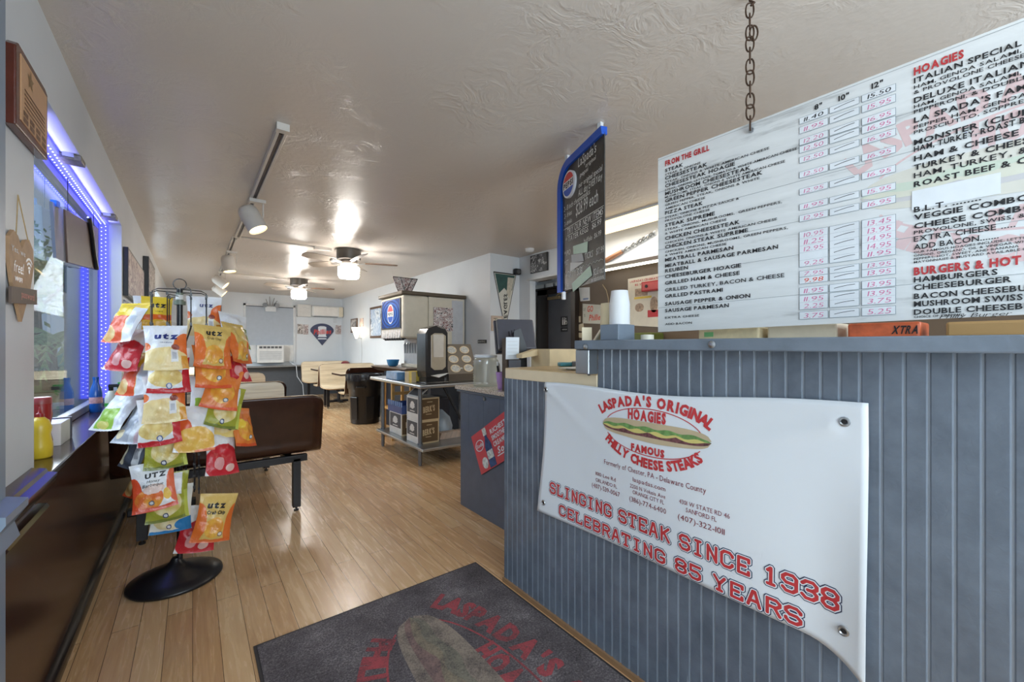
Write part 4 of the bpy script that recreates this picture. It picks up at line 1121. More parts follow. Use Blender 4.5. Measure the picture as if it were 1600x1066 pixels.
NAVB = mat('print_utz_navy', (40, 52, 120), .3)
BAGS = [
 ('yellow_top', -0.174, 3.040, 1.303, 0, 5, 0, 'yellow chip bag at the top back of the rack, left of the pole', (BLACK, [('utz', .62, .73, .44, .12, .1), ('chips', .66, .62, .2, .03, 0)])),
 ('white_orange', 0.055, 3.030, 1.318, 0, 5, 0, 'white chip bag at the top back of the rack, right of the pole', (NAVB, [('utz', .55, .72, .4, .1, .1)])),
 ('green_white', 0.205, 2.950, 1.238, 34, 21, -10, 'white chip bag with an olive green lower half, top right back of the rack', None),
 ('white_orange', -0.098, 2.605, 1.142, 0, 21, 2, 'topmost front white chip bag with orange sides and navy name on the rack', (NAVB, [('utz', .5, .66, .56, .14, .12), ('ORIGINAL', .5, .56, .3, .025, 0)])),
 ('red_ripple', -0.091, 2.618, 1.030, 2, 21, 0, 'red and white chip bag just below the topmost front white bag', None),
 ('white_orange', -0.106, 2.611, 0.892, 0, 21, 1, 'white and yellow chip bag third from the top in the front column', None),
 ('red_ripple', -0.125, 2.633, 0.779, -3, 21, 3, 'red bottomed chip bag fourth from the top in the front column', None),
 ('green', -0.105, 2.685, 0.650, 0, 10, 1, 'olive green chip bag fifth down the front column, above the honey bag', None),
 ('honey', -0.140, 2.636, 0.465, -3, 21, 6, 'white and orange red honey barbeque chip bag low in the front column', (BLACK, [('UTZ', .56, .655, .5, .095, .1), ('Honey', .5, .555, .3, .06, .25), ('Barbeque', .48, .475, .5, .06, .25)])),
 ('green', -0.099, 2.694, 0.383, 2, 9, 0, 'yellow green chip bag peeking out just below the honey barbeque bag', None),
 ('blue', -0.090, 2.744, 0.304, 2, 8, -3, 'blue bottomed chip bag hanging lowest in the front column', None),
 ('gold', 0.084, 2.618, 1.148, 16, 21, -6, 'topmost gold and orange crab chip bag on the right of the rack', (BLACK, [('utz', .5, .74, .44, .13, .1), ('Crab Chip', .5, .62, .4, .06, 0)])),
 ('gold', 0.225, 2.723, 1.168, 52, 21, -6, 'gold chip bag turned sideways behind the topmost right crab bag', None),
 ('orange', 0.088, 2.640, 1.041, 18, 21, -4, 'orange and yellow chip bag directly under the topmost right crab bag', None),
 ('red', 0.215, 2.769, 1.057, 50, 21, -6, 'red chip bag peeking out at the right behind the upper orange bag', None),
 ('orange', 0.105, 2.652, 0.928, 18, 21, -18, 'tilted orange chip bag in the middle of the right column', None),
 ('green', 0.121, 2.678, 0.827, 20, 21, -18, 'tilted green chip bag under the tilted orange bag on the right', None),
 ('cream', 0.124, 2.763, 0.769, 20, 21, -16, 'cream yellow chip bag at the bottom of the right middle cluster', None),
 ('white_green', 0.060, 2.745, 0.868, 20, 21, -10, 'white chip bag with a green panel between the front and right columns', None),
 ('chips', 0.007, 2.636, 0.727, 6, 21, -5, 'white chip bag with a big yellow chip picture at the middle right', None),
 ('red', 0.127, 2.694, 0.571, 36, 21, -12, 'red chip bag with white top hanging at the lower right, against the dark bench', None),
 ('orange', 0.243, 2.811, 0.682, 50, 21, -12, 'small visible orange chip bag behind the lower right red bag', None),
 ('gold', 0.068, 2.628, 0.254, 12, 10, -14, 'tilted gold crab chip bag hanging alone lowest on the right', (BLACK, [('utz', .45, .7, .5, .13, .1), ('Crab Chip', .48, .57, .5, .07, .1)])),
 ('red', 0.004, 2.755, 0.170, 8, 10, -12, 'red and white chip bag lowest of all, half behind the lone gold bag', None),
 ('yellow_orange', -0.311, 2.869, 1.283, -42, 30, 0, 'yellow and orange chip bag highest on the left side of the rack', None),
 ('red', -0.294, 2.864, 1.136, -42, 26, 0, 'red and white chip bag second down the left side of the rack', None),
 ('yellow_orange', -0.258, 2.847, 1.012, -42, 26, 0, 'yellow and orange chip bag third down the left side of the rack', None),
 ('white_green', -0.352, 2.860, 0.845, -42, 42, 0, 'white chip bag with light green front sticking far out to the left', None),
 ('silver', -0.255, 2.769, 0.775, -42, 36, 0, 'silver grey and pink chip bag below the light green one on the left', None),
 ('charcoal', -0.259, 2.792, 0.653, -60, 28, 0, 'dark charcoal chip bag with white strip low on the left side', None),
 ('yellow_orange', -0.237, 2.770, 0.504, -60, 24, 0, 'orange red chip bag with yellow top lowest on the left side', None),
]
for i, (st, x, y, z, ph, pt, rl, lb, wd) in enumerate(BAGS): make_bag(st, x, y, z, ph, pt, rl, lb, wd, seed=i)

# ================================================================== WINDOW RECESS AND LEFT WALL
lmap = lambda y, z, o=0: Vector((XL + o, y, z))   # on the left wall, o = stand-off
WINE = mat('plaque_mahogany', (88, 40, 28), .22, var=.15, nscale=12); TANP = mat('plaque_tan_plate', (206, 160, 118), .35)
pl = thing('wall_plaque', (XL, 2.03, 1.92), 'mahogany award plaque with tan plate high on the left wall', 'plaque')
MB().prism([(1.862, 1.915), (2.2, 1.925), (2.2, 2.16), (2.17, 2.17), (1.89, 2.17), (1.862, 2.15)], lambda y, z, t: lmap(y, z, .001 + t), .026).build('backing', WINE, pl, bev=.004)
MB().prism([(1.9, 1.945), (2.18, 1.945), (2.18, 2.145), (1.9, 2.145)], lambda y, z, t: lmap(y, z, .027 + t), .002).build('plate', TANP, pl)
t = MB(); LM_ = lambda y, z, o: lmap(y, z, .0295 + o)
for k in range(5): rect(t, 1.93, 2.15, 2.05 - .014 * k, 2.055 - .014 * k, LM_, .0004)
for k in range(4):
    for q in range(2): rect(t, 1.92 + .065 * k, 1.965 + .065 * k, 1.95 + .02 * q, 1.965 + .02 * q, LM_, .0004)
t.build('engraving', mat('engraving_brown', (112, 74, 48), .5), pl, fix=False)
t = MB(); t.add([LM_(1.99 + (.035 if k % 2 == 0 else .014) * math.cos(k * math.pi / 5 + .3), 2.105 + (.035 if k % 2 == 0 else .014) * math.sin(k * math.pi / 5 + .3), .0006) for k in range(10)], [tuple(range(10))])
t.build('star_emblem', mat('emblem_gold', (150, 116, 58), .3, .6), pl, fix=False)
hs = thing('heart_sign', (XL, 1.99, 1.34), 'hanging wooden heart sign about free wifi on the left wall by the window', 'sign')
hp = [(1.985, 1.335), (1.90, 1.45), (1.868, 1.53), (1.875, 1.585), (1.91, 1.61), (1.95, 1.60), (1.985, 1.565), (2.02, 1.60), (2.06, 1.61), (2.10, 1.585), (2.112, 1.53), (2.075, 1.45)]
MB().prism(hp, lambda y, z, t: lmap(y, z, .004 + t), .008).build('heart', mat('raw_plywood', (182, 146, 110), .6, var=.1, nscale=25), hs)
MB().prism([(1.862, 1.385), (2.115, 1.40), (2.115, 1.45), (1.862, 1.435)], lambda y, z, t: lmap(y, z, .0125 + t), .006).build('name_strip', mat('strip_grey_brown', (108, 92, 82), .6), hs)
MB().tube([lmap(1.93, 1.6, .012), lmap(1.985, 1.735, .004), lmap(2.05, 1.6, .012)], .0016, 6).build('twine', mat('twine', (176, 150, 108), .8), hs)
t = MB(); HM = lambda y, z, o: lmap(y, z, .0126 + o)
text(t, 'Yes, we', HM, 1.885, 1.545, width=.13, height=.018, off=0, z=.0005); text(t, 'free!', HM, 1.905, 1.485, width=.09, height=.036, slant=.2, off=0, z=.0005); text(t, 'WIFI', HM, 1.915, 1.458, width=.07, height=.014, z=.0005)
for r_ in (.02, .034, .048): ring(t, 2.055, 1.50, r_, r_, .007, HM, .0005, 45, 135, 12)
disc(t, 2.055, 1.503, .007, .007, HM, .0005, 12)
t.build('lettering', VINYL, hs, fix=False)
t = MB(); text(t, 'password', HM, 1.95, 1.41, width=.13, height=.022, z=.0065); t.build('password_lettering', HEADR, hs, fix=False)
LEDB = emit('led_strip_lit', (80, 84, 245), .9); LEDL = emit('led_blue_lit', (190, 195, 255), 2.2)
ls = thing('light_strip', (-.55, 4.3, .86), 'blue led light strips lining the top and side of the front window', 'light strip')
MB().box(-.562, -.512, 4.415, 4.428, .86, 2.19).box(-.562, -.512, 2.3, 4.41, 2.186, 2.198).build('strip_backing', LEDB, ls)
m = MB()
for k in range(44):
    for x in (-.551, -.528): m.lathe([(.001, -.003), (.004, 0), (.001, .003)], (x, 4.4135, .88 + .0298 * k + (.012 if x > -.54 else 0)), 6)
for k in range(52):
    for x in (-.551, -.528): m.lathe([(.001, -.003), (.004, 0), (.001, .003)], (x, 2.34 + .04 * k, 2.184), 6)
tag(m.build('led_bulbs', LEDL, ls), None, None, kind='stuff')
l = bpy.data.lights.new('led_glow', 'AREA'); l.shape = 'RECTANGLE'; l.size = .03; l.size_y = 1.9; l.energy = 1.1; l.spread = 1.2; l.color = (.32, .32, 1)
lo = bpy.data.objects.new('led_glow', l); COL.objects.link(lo); lo.parent = ls; lo.location = Vector((-.545, 3.4, 2.13)) - ls.location; lo.rotation_euler = (0, math.radians(-150), 0)
l = bpy.data.lights.new('led_glow_sill', 'AREA'); l.shape = 'RECTANGLE'; l.size = .03; l.size_y = 1.9; l.energy = 3; l.spread = .28; l.color = (.2, .26, 1)
lo = bpy.data.objects.new('led_glow_sill', l); COL.objects.link(lo); lo.parent = ls; lo.location = Vector((-.54, 3.4, 2.12)) - ls.location; lo.rotation_euler = (0, math.radians(4), 0)
ws = thing('window_sign', (-.53, 3.5, 1.7), 'dark brown back of a hanging window sign in a clear frame', 'sign')
sm = lambda y, z, o=0: Vector((-.555 + o, y, z))
MB().prism([(3.25, 1.71), (4.16, 1.80), (4.16, 2.10), (3.19, 1.985)], lambda y, z, t: sm(y, z, t), .02).build('sign_back', mat('sign_back_brown', (84, 60, 48), .4, var=.1), ws, bev=.003)
MB().prism([(3.05, 1.70), (3.26, 1.71), (3.2, 1.985), (2.98, 1.965)], lambda y, z, t: sm(y, z, t), .012).build('clear_edge', mat('acrylic_grey', (132, 142, 160), .15), ws)
MB().tube([sm(3.75, 2.08, .03), sm(3.85, 1.98, .03), sm(3.92, 1.88, .03), sm(4.02, 1.79, .03)], .012, 8).build('power_cord', BLACK, ws)
MB().tube([sm(3.3, 1.99, .01), sm(3.3, 2.185, .01)], .002, 6).tube([sm(4.05, 2.08, .01), sm(4.05, 2.185, .01)], .002, 6).build('hanging_wires', BLACK, ws)
MB().obox(sm(3.02, 1.955, -.004), (.022, 0, 0), (0, .07, .01), (0, 0, .03)).build('blue_tape', mat('tape_blue', (40, 110, 190), .5), ws)
# things on the sill
SZ = .808


def bottle(name, x, y, prof, m_, label, cat, capprof=None, capm=None, n=24):
    o = tag(MB().lathe(prof, (x, y, SZ), n).build(name, m_, smooth=50), label, cat)
    if capprof: MB().lathe(capprof, (x, y, SZ), 16).build('cap', capm, o, smooth=50)
    return o


YEL = mat('mustard_yellow', (224, 190, 52), .3); KET = mat('ketchup_red', (156, 44, 40), .25)
b = bottle('mustard_bottle', -.485, 2.47, [(.03, 0), (.036, .006), (.037, .05), (.030, .095), (.035, .12), (.026, .15), (.012, .165)], YEL, 'yellow squeeze mustard bottle on the sill beside the wall edge', 'bottle', [(.012, .165), (.012, .178), (.006, .182), (.003, .205)], KET)
b = bottle('ketchup_bottle', -.52, 2.66, [(.030, 0), (.036, .008), (.036, .04), (.027, .09), (.036, .15), (.034, .18), (.034, .20)], KET, 'red ketchup bottle on the sill just behind the mustard', 'bottle', [(.0345, .2), (.0345, .222), (.03, .228)], mat('cap_rust', (150, 62, 54), .35))
b = tag(MB().box(-.55, -.47, 2.72, 2.90, SZ, SZ + .1).build('carton', mat('carton_white', (220, 214, 208), .5), bev=.002), 'small white carton with a dark end on the sill by the ketchup', 'box')
MB().box(-.556, -.466, 2.895, 2.915, SZ, SZ + .106).build('end_panel', mat('carton_end', (58, 56, 72), .4), b)
BBL = mat('bottle_blue', (30, 96, 190), .15, coat=.5)
b = bottle('aluminum_bottle', -.52, 3.95, [(.030, 0), (.033, .008), (.033, .13), (.029, .155), (.018, .19), (.015, .205), (.015, .225)], BBL, 'tall blue beer bottle standing at the far end of the window sill', 'bottle', [(.017, .222), (.017, .238)], BBL)
MB().lathe([(.0333, .06), (.0336, .062), (.0336, .1), (.0333, .102)], (-.52, 3.95, SZ), 24).build('label_band', mat('label_pale', (206, 160, 170), .4, var=.3, nscale=60), b, smooth=True)
SPG = mat('sprayer_green', (70, 170, 70), .35)
for x, y, lb, mm in ((-.47, 4.16, 'spray bottle with a dark trigger beside the blue beer bottle', BLACK), (-.44, 4.36, 'spray bottle with a bright green trigger nearest the window corner', SPG)):
    o = bottle('spray_bottle', x, y, [(.030, 0), (.034, .006), (.034, .075), (.022, .11), (.013, .125)], mat('spray_body', (222, 226, 214), .3), lb, 'spray bottle')
    MB().lathe([(.0343, .012), (.0345, .014), (.0345, .034), (.0343, .036)], (x, y, SZ), 24).build('liquid_band', SPG, o, smooth=True)
    MB().cyl((x, y, SZ + .12), (x, y, SZ + .15), .014, n=14).obox((x - .014, y - .02, SZ + .148), (.07, 0, 0), (0, .03, 0), (0, 0, .022)).build('spray_head', mm, o, bev=.003)
    MB().tube([(x + .035, y - .005, SZ + .15), (x + .04, y - .005, SZ + .13), (x + .025, y - .005, SZ + .11)], .005, 6).build('trigger', SPG, o)
for yy, lb in ((2.92, 'small tarnished metal bracket on the window recess edge, nearer the plaque'), (4.08, 'small tarnished metal bracket at the far corner of the window recess edge')):
    b = tag(MB().box(-.52, -.435, yy, yy + .10, 2.172, 2.1995).build('shade_bracket', mat('bracket_tin', (138, 132, 124), .4, .4, var=.3, nscale=60), bev=.003), lb, 'bracket', 'brackets on the window recess')
    MB().box(-.50, -.46, yy - .012, yy, 2.18, 2.1995).build('tab', STEEL, b)
# picture boards on the left wall past the window
COLL1 = collage('photo_sepia_faces', [(0, (226, 214, 204)), (.42, (196, 178, 172)), (.52, (140, 108, 116)), (.6, (214, 200, 190))], 7)
COLL2 = collage('photo_grey_faces', [(0, (60, 52, 50)), (.4, (150, 140, 134)), (.5, (216, 208, 202)), (.6, (100, 80, 78))], 12)
COLL3 = collage('photo_team_grid', [(0, (40, 34, 36)), (.4, (206, 198, 196)), (.48, (120, 62, 60)), (.53, (222, 216, 212)), (.62, (96, 96, 110))], 16)
COLL4 = collage('photo_blue_action', [(0, (208, 216, 226)), (.44, (150, 168, 192)), (.52, (96, 110, 140)), (.58, (222, 226, 230))], 5)


def wall_pic(name, mapf, y0, y1, z0, z1, m_, label, fr=None, fw=.02, th=.015, cat='picture', group=None):
    o = thing(name, mapf((y0 + y1) / 2, z0, 0), label, cat, group)
    if fr:
        MB().prism([(y0, z0), (y1, z0), (y1, z1), (y0, z1)], lambda a, b, t: mapf(a, b, .002 + t), th).build('frame', fr, o, bev=.002)
        MB().prism([(y0 + fw, z0 + fw), (y1 - fw, z0 + fw), (y1 - fw, z1 - fw), (y0 + fw, z1 - fw)], lambda a, b, t: mapf(a, b, .002 + th + t), .002).build('print', m_, o)
    else:
        MB().prism([(y0, z0), (y1, z0), (y1, z1), (y0, z1)], lambda a, b, t: mapf(a, b, .002 + t), .006).build('print', m_, o)
    return o


BRNF = mat('frame_brown', (92, 66, 46), .35); BLKF = mat('frame_black', (34, 32, 34), .3)
wall_pic('framed_picture', lmap, 4.50, 5.85, 1.66, 2.05, COLL1, 'wide framed pinkish photo print on the left wall just past the window', BLKF, .02, .03)
wall_pic('framed_picture', lmap, 6.15, 7.1, 1.75, 2.26, COLL2, 'dark framed photo farther along the left wall behind the rack', BLKF, .03, .05)
wall_pic('wall_print', lmap, 4.52, 5.75, 1.40, 1.63, COLL4, 'pale blue print on the left wall below the pinkish framed photo')
wall_pic('framed_picture', lambda x, z, o: Vector((x, YB - o, z)), .35, .52, 1.95, 2.18, COLL2, 'tiny dark framed picture on the back wall left of the blind', BLKF, .02, .02)
# ================================================================== BOOTHS
BACK = mat('booth_back_brown', (58, 34, 24), .22, var=.25, nscale=6)
def lam_mat():
    t = NT('booth_tan_laminate'); g = t.noise(4, 5, t.coord('Object', scale=(.6, 9, 9)), .6, .8)
    t.link(t.ramp(g.outputs[0], [(.3, lin((196, 176, 146))), (.6, lin((224, 208, 180)))]), t.b.inputs['Base Color']); sset(t.b, .3)
    return t.m
LAM = lam_mat(); EDGE = mat('booth_edge_tan', (200, 172, 136), .4); FBLK = mat('frame_black_metal', (30, 29, 32), .3)
# side profile of the moulded shell (depth from the back, height), top to seat front
SP = [(-.075, .885), (-.07, .84), (-.045, .72), (-.02, .60), (-.005, .53), (.0, .49), (.012, .462), (.045, .447), (.10, .445), (.25, .44), (.36, .445), (.405, .44), (.425, .42)]


def bench(x0, x1, y, facing, label, group, tan_front=True):
    """facing +1: sitter looks toward +Y (its back is toward the camera); -1: the other way"""
    o = thing('booth_bench', ((x0 + x1) / 2, y, 0), label, 'bench', group)
    ln_ = [0]
    for a, b in zip(SP, SP[1:]): ln_.append(ln_[-1] + math.hypot(a[0] - b[0], a[1] - b[1]))
    T = ln_[-1]

    def at(s):
        for k in range(len(SP) - 1):
            if s <= ln_[k + 1] + 1e-9:
                q = (s - ln_[k]) / (ln_[k + 1] - ln_[k]); return (SP[k][0] + (SP[k + 1][0] - SP[k][0]) * q, SP[k][1] + (SP[k + 1][1] - SP[k][1]) * q)
        return SP[-1]

    def surf(off, r=.075, inset=0.0):
        def fn(u, v):
            s = v * T
            d0 = min(s, T - s); ins = inset + (r - math.sqrt(max(0, r * r - (r - d0) ** 2)) if d0 < r else 0)
            xa, xb = x0 + ins, x1 - ins
            s = max(inset, min(T - inset, s))
            e, z = at(s); e2, z2 = at(min(T, s + .005)); e1, z1 = at(max(0, s - .005))
            dx_, dz_ = e2 - e1, z2 - z1; L = math.hypot(dx_, dz_) or 1
            nx_, nz_ = -dz_ / L, dx_ / L     # toward the sitter
            return (xa + (xb - xa) * u, y + facing * (e + nx_ * off), z + nz_ * off)
        return fn
    m = MB().grid(surf(0), 16, 60, uv=False)
    s = m.build('shell', [BACK, EDGE], o, smooth=60, fix=False)
    md = s.modifiers.new('thick', 'SOLIDIFY'); md.thickness = .02; md.offset = 1 if facing < 0 else -1; md.material_offset_rim = 1
    MB().grid(surf(.0225 if False else (.002), inset=.004), 16, 60, uv=False).build('laminate', LAM, o, smooth=60, fix=False)
    MB().box(x0 + .14, x1 - .10, y - .02 if facing > 0 else y - .02, y + .03, .375, .425).build('frame_rail', FBLK, o, bev=.004)
    MB().box(x0 + .2, x0 + .25, *sorted((y, y + facing * .4)), .38, .425).box(x1 - .25, x1 - .2, *sorted((y, y + facing * .4)), .38, .425).build('seat_support', FBLK, o)
    for xx in (x0 + .12, x1 - .2):
        lg = MB().box(xx, xx + .055, y - .02, y + .035, .03, .40).build('leg', FBLK, o, bev=.003)
        MB().cyl((xx + .027, y + .008, 0), (xx + .027, y + .008, .012), .018, n=12).cyl((xx + .027, y + .008, 0.01), (xx + .027, y + .008, .04), .007, n=8).build('foot', FBLK, lg)
    return o


def booth_table(x0, x1, y, label, group):
    o = thing('booth_table', ((x0 + x1) / 2, y, 0), label, 'table', group)
    MB().box(x0, x1, y - .3, y + .3, .73, .745).build('tabletop', LAM, o)
    MB().box(x0 - .004, x0, y - .3, y + .3, .715, .746).box(x1, x1 + .004, y - .3, y + .3, .715, .746).box(x0, x1, y - .304, y - .3, .715, .746).box(x0, x1, y + .3, y + .304, .715, .746).box(x0, x1, y - .3, y + .3, .715, .73).build('edge_band', BACK, o)
    xp = x0 + .2 if x0 < 0 else (x0 + x1) / 2
    MB().cyl((xp, y, .05), (xp, y, .715), .035).build('pedestal', FBLK, o)
    MB().box(xp - .2, xp + .2, y - .04, y + .04, 0, .045).box(xp - .04, xp + .04, y - .22, y + .22, 0, .045).build('foot_cross', FBLK, o, bev=.005)


GL_, GR_ = 'booth benches in the left row', 'booth benches in the right row'
bench(-.40, .80, 3.50, 1, 'nearest booth bench, dark brown back turned to the camera behind the chip rack', GL_)
booth_table(-.38, .70, 4.15, 'tan table between the nearest left booth benches', 'booth tables in the left row')
bench(-.40, .76, 4.80, -1, 'tan fronted booth bench facing the camera just behind the nearest bench', GL_)
bench(-.40, .79, 5.02, 1, 'brown backed booth bench standing back to back with the first tan fronted one', GL_)
booth_table(-.38, .70, 5.75, 'tan table between the second pair of left booth benches', 'booth tables in the left row')
bench(-.40, .80, 6.55, -1, 'second tan fronted booth bench facing the camera in the left row', GL_)
bench(-.40, .80, 6.78, 1, 'brown backed booth bench behind the second tan fronted one on the left', GL_)
bench(-.40, .80, 9.0, -1, 'farthest tan fronted booth bench of the left row, near the air conditioner', GL_)
bench(2.02, 3.10, 7.22, 1, 'dark brown backed booth bench behind the black trash can', GR_)
booth_table(2.08, 3.1, 7.95, 'tan table just beyond the bench behind the trash can', 'booth tables in the right row')
bench(2.0, 3.10, 8.80, -1, 'tan fronted booth bench of the right row seen left of the trash can', GR_)
bench(2.0, 3.10, 9.02, 1, 'brown backed bench standing back to back with the tan right row bench', GR_)
booth_table(2.08, 3.1, 9.7, 'farther tan table of the right row below the baseball sign', 'booth tables in the right row')
bench(2.0, 3.10, 10.55, -1, 'farthest tan fronted booth bench of the right row by the grey dado', GR_)
m = MB().lathe([(.05, 0), (.085, .03), (.10, .08), (.085, .13), (.05, .155), (.01, .16)], (2.75, 9.75, .7465), 20)
tag(m.build('round_bowl', mat('maroon_plastic', (112, 40, 48), .3), smooth=True), 'small round maroon object on the far right booth table', 'bowl')

# ------------------------------------------------------------------ trash can
TB = mat('trash_black', (30, 29, 30), .3, var=.1); tx, ty = 2.24, 6.84
tc = thing('trash_can', (tx, ty, 0), 'large round black trash can with bag liner beside the steel table', 'trash can')
MB().lathe([(.20, 0), (.222, .01), (.225, .04), (.255, .55), (.27, .57), (.275, .75), (.285, .755), (.285, .79), (.27, .79), (.262, .74), (.245, .5), (.0, .48)], (tx, ty, 0), 48).build('body', TB, tc, smooth=45)
m = MB()
for k in range(5):
    a = math.radians(-150 + 60 * k); d = Vector((math.cos(a), math.sin(a), 0)); n = Vector((-d.y, d.x, 0))
    m = MB().prism([(-.06, .08), (.06, .08), (.07, .44), (-.07, .44)], lambda u, z, t: Vector((tx, ty, z)) + n * u + d * (.224 + z * .054 + t), .012)
    m.build('side_panel', TB, tc, bev=.006)
def liner(u, v):
    a = u * math.tau; r = .293 + .006 * math.sin(14 * a) + .004 * math.sin(31 * a + 4 * v) - .006 * abs(v - .5)
    return (tx + r * math.cos(a), ty + r * math.sin(a), .70 + .10 * v + .012 * math.sin(6 * a) * (1 - v))
MB().grid(liner, 72, 6, uv=False).add([(tx + (.293 if k % 2 == 0 else .26) * math.cos(k // 2 * math.tau / 36), ty + (.293 if k % 2 == 0 else .26) * math.sin(k // 2 * math.tau / 36), .8) for k in range(72)], [(2 * k, (2 * k + 2) % 72, (2 * k + 3) % 72, 2 * k + 1) for k in range(36)]).build('bag_liner', mat('liner_black', (44, 44, 48), .22), tc, smooth=80, fix=False)
for s_ in (-1, 1):
    a = math.radians(-120 if s_ < 0 else 60); d = Vector((math.cos(a), math.sin(a), 0)); n = Vector((-d.y, d.x, 0)); p = Vector((tx, ty, .6)) + d * .27
    MB().tube([p - n * .07, p - n * .06 + d * .035, p + n * .06 + d * .035, p + n * .07], .012, 8).build('handle', TB, tc)

# ================================================================== SODA STATION
BEI = mat('dispenser_beige', (212, 204, 186), .35, var=.04); BEIB = mat('dispenser_brown_trim', (86, 74, 58), .4)
sd_ = thing('soda_counter', (2.75, 5.75, 0), 'dark soda counter with a slanted brown drip tray by the right wall', 'counter')
MB().box(2.45, 3.13, 5.35, 6.55, 0, .86).build('carcass', mat('counter_charcoal', (54, 56, 62), .4), sd_)
MB().prism([(2.38, .86), (3.13, .86), (3.13, .93), (2.30, .945), (2.26, .93)], lambda x, z, t: (x, 5.3 + t, z), 1.35).build('drip_tray', mat('tray_walnut', (104, 86, 72), .35, var=.15), sd_, bev=.003)
sm_ = thing('soda_dispenser', (2.7, 5.6, .945), 'beige soda fountain with a glowing blue badge panel on the soda counter', 'soda dispenser')
MB().box(2.19, 2.56, 5.17, 5.98, 1.36, 1.935).build('head', BEI, sm_, bev=.03, seg=3)
MB().box(2.56, 3.13, 5.175, 6.0, .99, 1.93).box(2.5, 3.1, 5.2, 5.98, .945, .99).build('cabinet', BEI, sm_, bev=.006)
MB().box(2.92, 3.10, 5.172, 5.1745, .99, 1.90).build('side_panel', mat('panel_grey', (190, 192, 196), .35), sm_)
MB().box(2.16, 3.15, 5.15, 6.02, 1.935, 1.985).build('top_trim', BEIB, sm_, bev=.012)
FR = lambda y, z, o=0: Vector((2.19 - .002 - o, y, z))
MB().prism([(5.23, 1.49), (5.92, 1.49), (5.92, 1.90), (5.23, 1.90)], lambda a, b, t: FR(a, b, t), .012).build('panel_frame', mat('panel_dark', (44, 50, 62), .3), sm_, bev=.008)
PB = NT('soda_panel_blue'); _c = PB.coord('UV'); _s = PB.node('ShaderNodeSeparateXYZ'); PB.link(_c, _s.inputs[0])
_r = PB.math('SQRT', PB.math('ADD', PB.math('POWER', PB.math('SUBTRACT', _s.outputs[0], .5), 2), PB.math('POWER', PB.math('SUBTRACT', _s.outputs[1], .5), 2)))
_w = PB.math('ADD', .5, PB.math('MULTIPLY', .5, PB.math('SINE', PB.math('MULTIPLY', _r, 52))))
_col = PB.mix(PB.math('MULTIPLY', _w, PB.math('SUBTRACT', 1.15, PB.math('MULTIPLY', _r, 1.6), clamp=True)), lin((20, 44, 104)), lin((66, 118, 204)))
PB.link(_col, PB.b.inputs['Base Color']); PB.link(_col, PB.b.inputs['Emission Color']); PB.b.inputs['Emission Strength'].default_value = .2; sset(PB.b, .15)
pn = MB().grid(lambda u, v: FR(5.895 - .64 * u, 1.505 + .38 * v, .0125), 8, 8).build('lit_panel', PB.m, sm_, fix=False)
FM = lambda a, b, o=0: FR(5.575 - a, 1.695 + b, .0125 + o)
t = MB(); disc(t, 0, 0, .115, .135, FM, .001, 36); bdg = t.build('soda_badge', MATS['badge_white'], pn, fix=False)
t = MB(); disc(t, 0, .0, .10, .12, FM, .002, 20, 20, 160); t.build('badge_red', MATS['badge_red'], sm_, fix=False)
t = MB(); disc(t, 0, .0, .10, .12, FM, .002, 20, 200, 340); t.build('badge_blue', BLUE, sm_, fix=False)
t = MB(); rect(t, -.11, .11, -.035, .035, FM, .0024); t.build('badge_band', MATS['badge_white'], sm_, fix=False)
t = MB(); text(t, 'PEPSI', FM, 0, -.022, width=.18, height=.042, align='c', off=.05, z=.003); t.build('badge_lettering', BLACK, sm_, fix=False)
NOZ = mat('nozzle_print_white', (206, 204, 204), .35, var=.3, nscale=40)
for k in range(8):
    y = 5.26 + k * .088
    vv = MB().prism([(2.175, 1.36), (2.19, 1.48), (2.30, 1.48), (2.30, 1.36)], lambda x, z, t: (x, y + t, z), .07).build('valve', NOZ, sm_, bev=.006)
    MB().cyl((2.24, y + .035, 1.33), (2.24, y + .035, 1.362), .018, .024, 12).box(2.21, 2.27, y + .005, y + .065, 1.345, 1.362).build('valve_nozzle', BLACK, vv)
    MB().prism([(2.515, 1.28), (2.525, 1.30), (2.535, 1.30), (2.535, 1.16), (2.525, 1.14)], lambda x, z, t: (x, y + .025 + t, z), .02).build('lever', STEEL, sm_)
MB().box(2.54, 2.562, 5.2, 5.96, .99, 1.36).build('backsplash', mat('splash_steel', (214, 216, 220), .2, .2), sm_)
tag(MB().lathe([(.05, 0), (.075, .02), (.095, .10), (.09, .10), (.07, .02), (.0, .012)], (2.40, 6.05, .946), 24).build('bowl', mat('bowl_blue', (58, 140, 200), .25), smooth=60), 'blue plastic bowl on the soda drip tray', 'bowl')
wall_pic('photo_collage', lambda x, z, o: Vector((x, 5.172 - o, z)), 2.63, 2.93, 1.46, 1.79, COLL3, 'collage of baseball player photos stuck on the side of the soda dispenser')
tp = tag(MB().prism([(2.16, 2.20), (2.52, 2.20), (2.42, 1.987), (2.24, 1.987)], lambda x, z, t: (x, 5.45 + t, z), .02).build('pennant_box', COLL3), 'triangular collage of photos standing on top of the soda dispenser', 'picture')
t = MB()
for a, b in (((2.16, 2.20), (2.52, 2.20)), ((2.52, 2.20), (2.42, 1.99)), ((2.42, 1.99), (2.24, 1.99)), ((2.24, 1.99), (2.16, 2.20)), ((2.34, 1.99), (2.44, 2.20)), ((2.34, 1.99), (2.27, 2.20))):
    t.tube([(a[0], 5.449, a[1]), (b[0], 5.449, b[1])], .005, 6)
t.build('frame_wires', BLKF, tp)
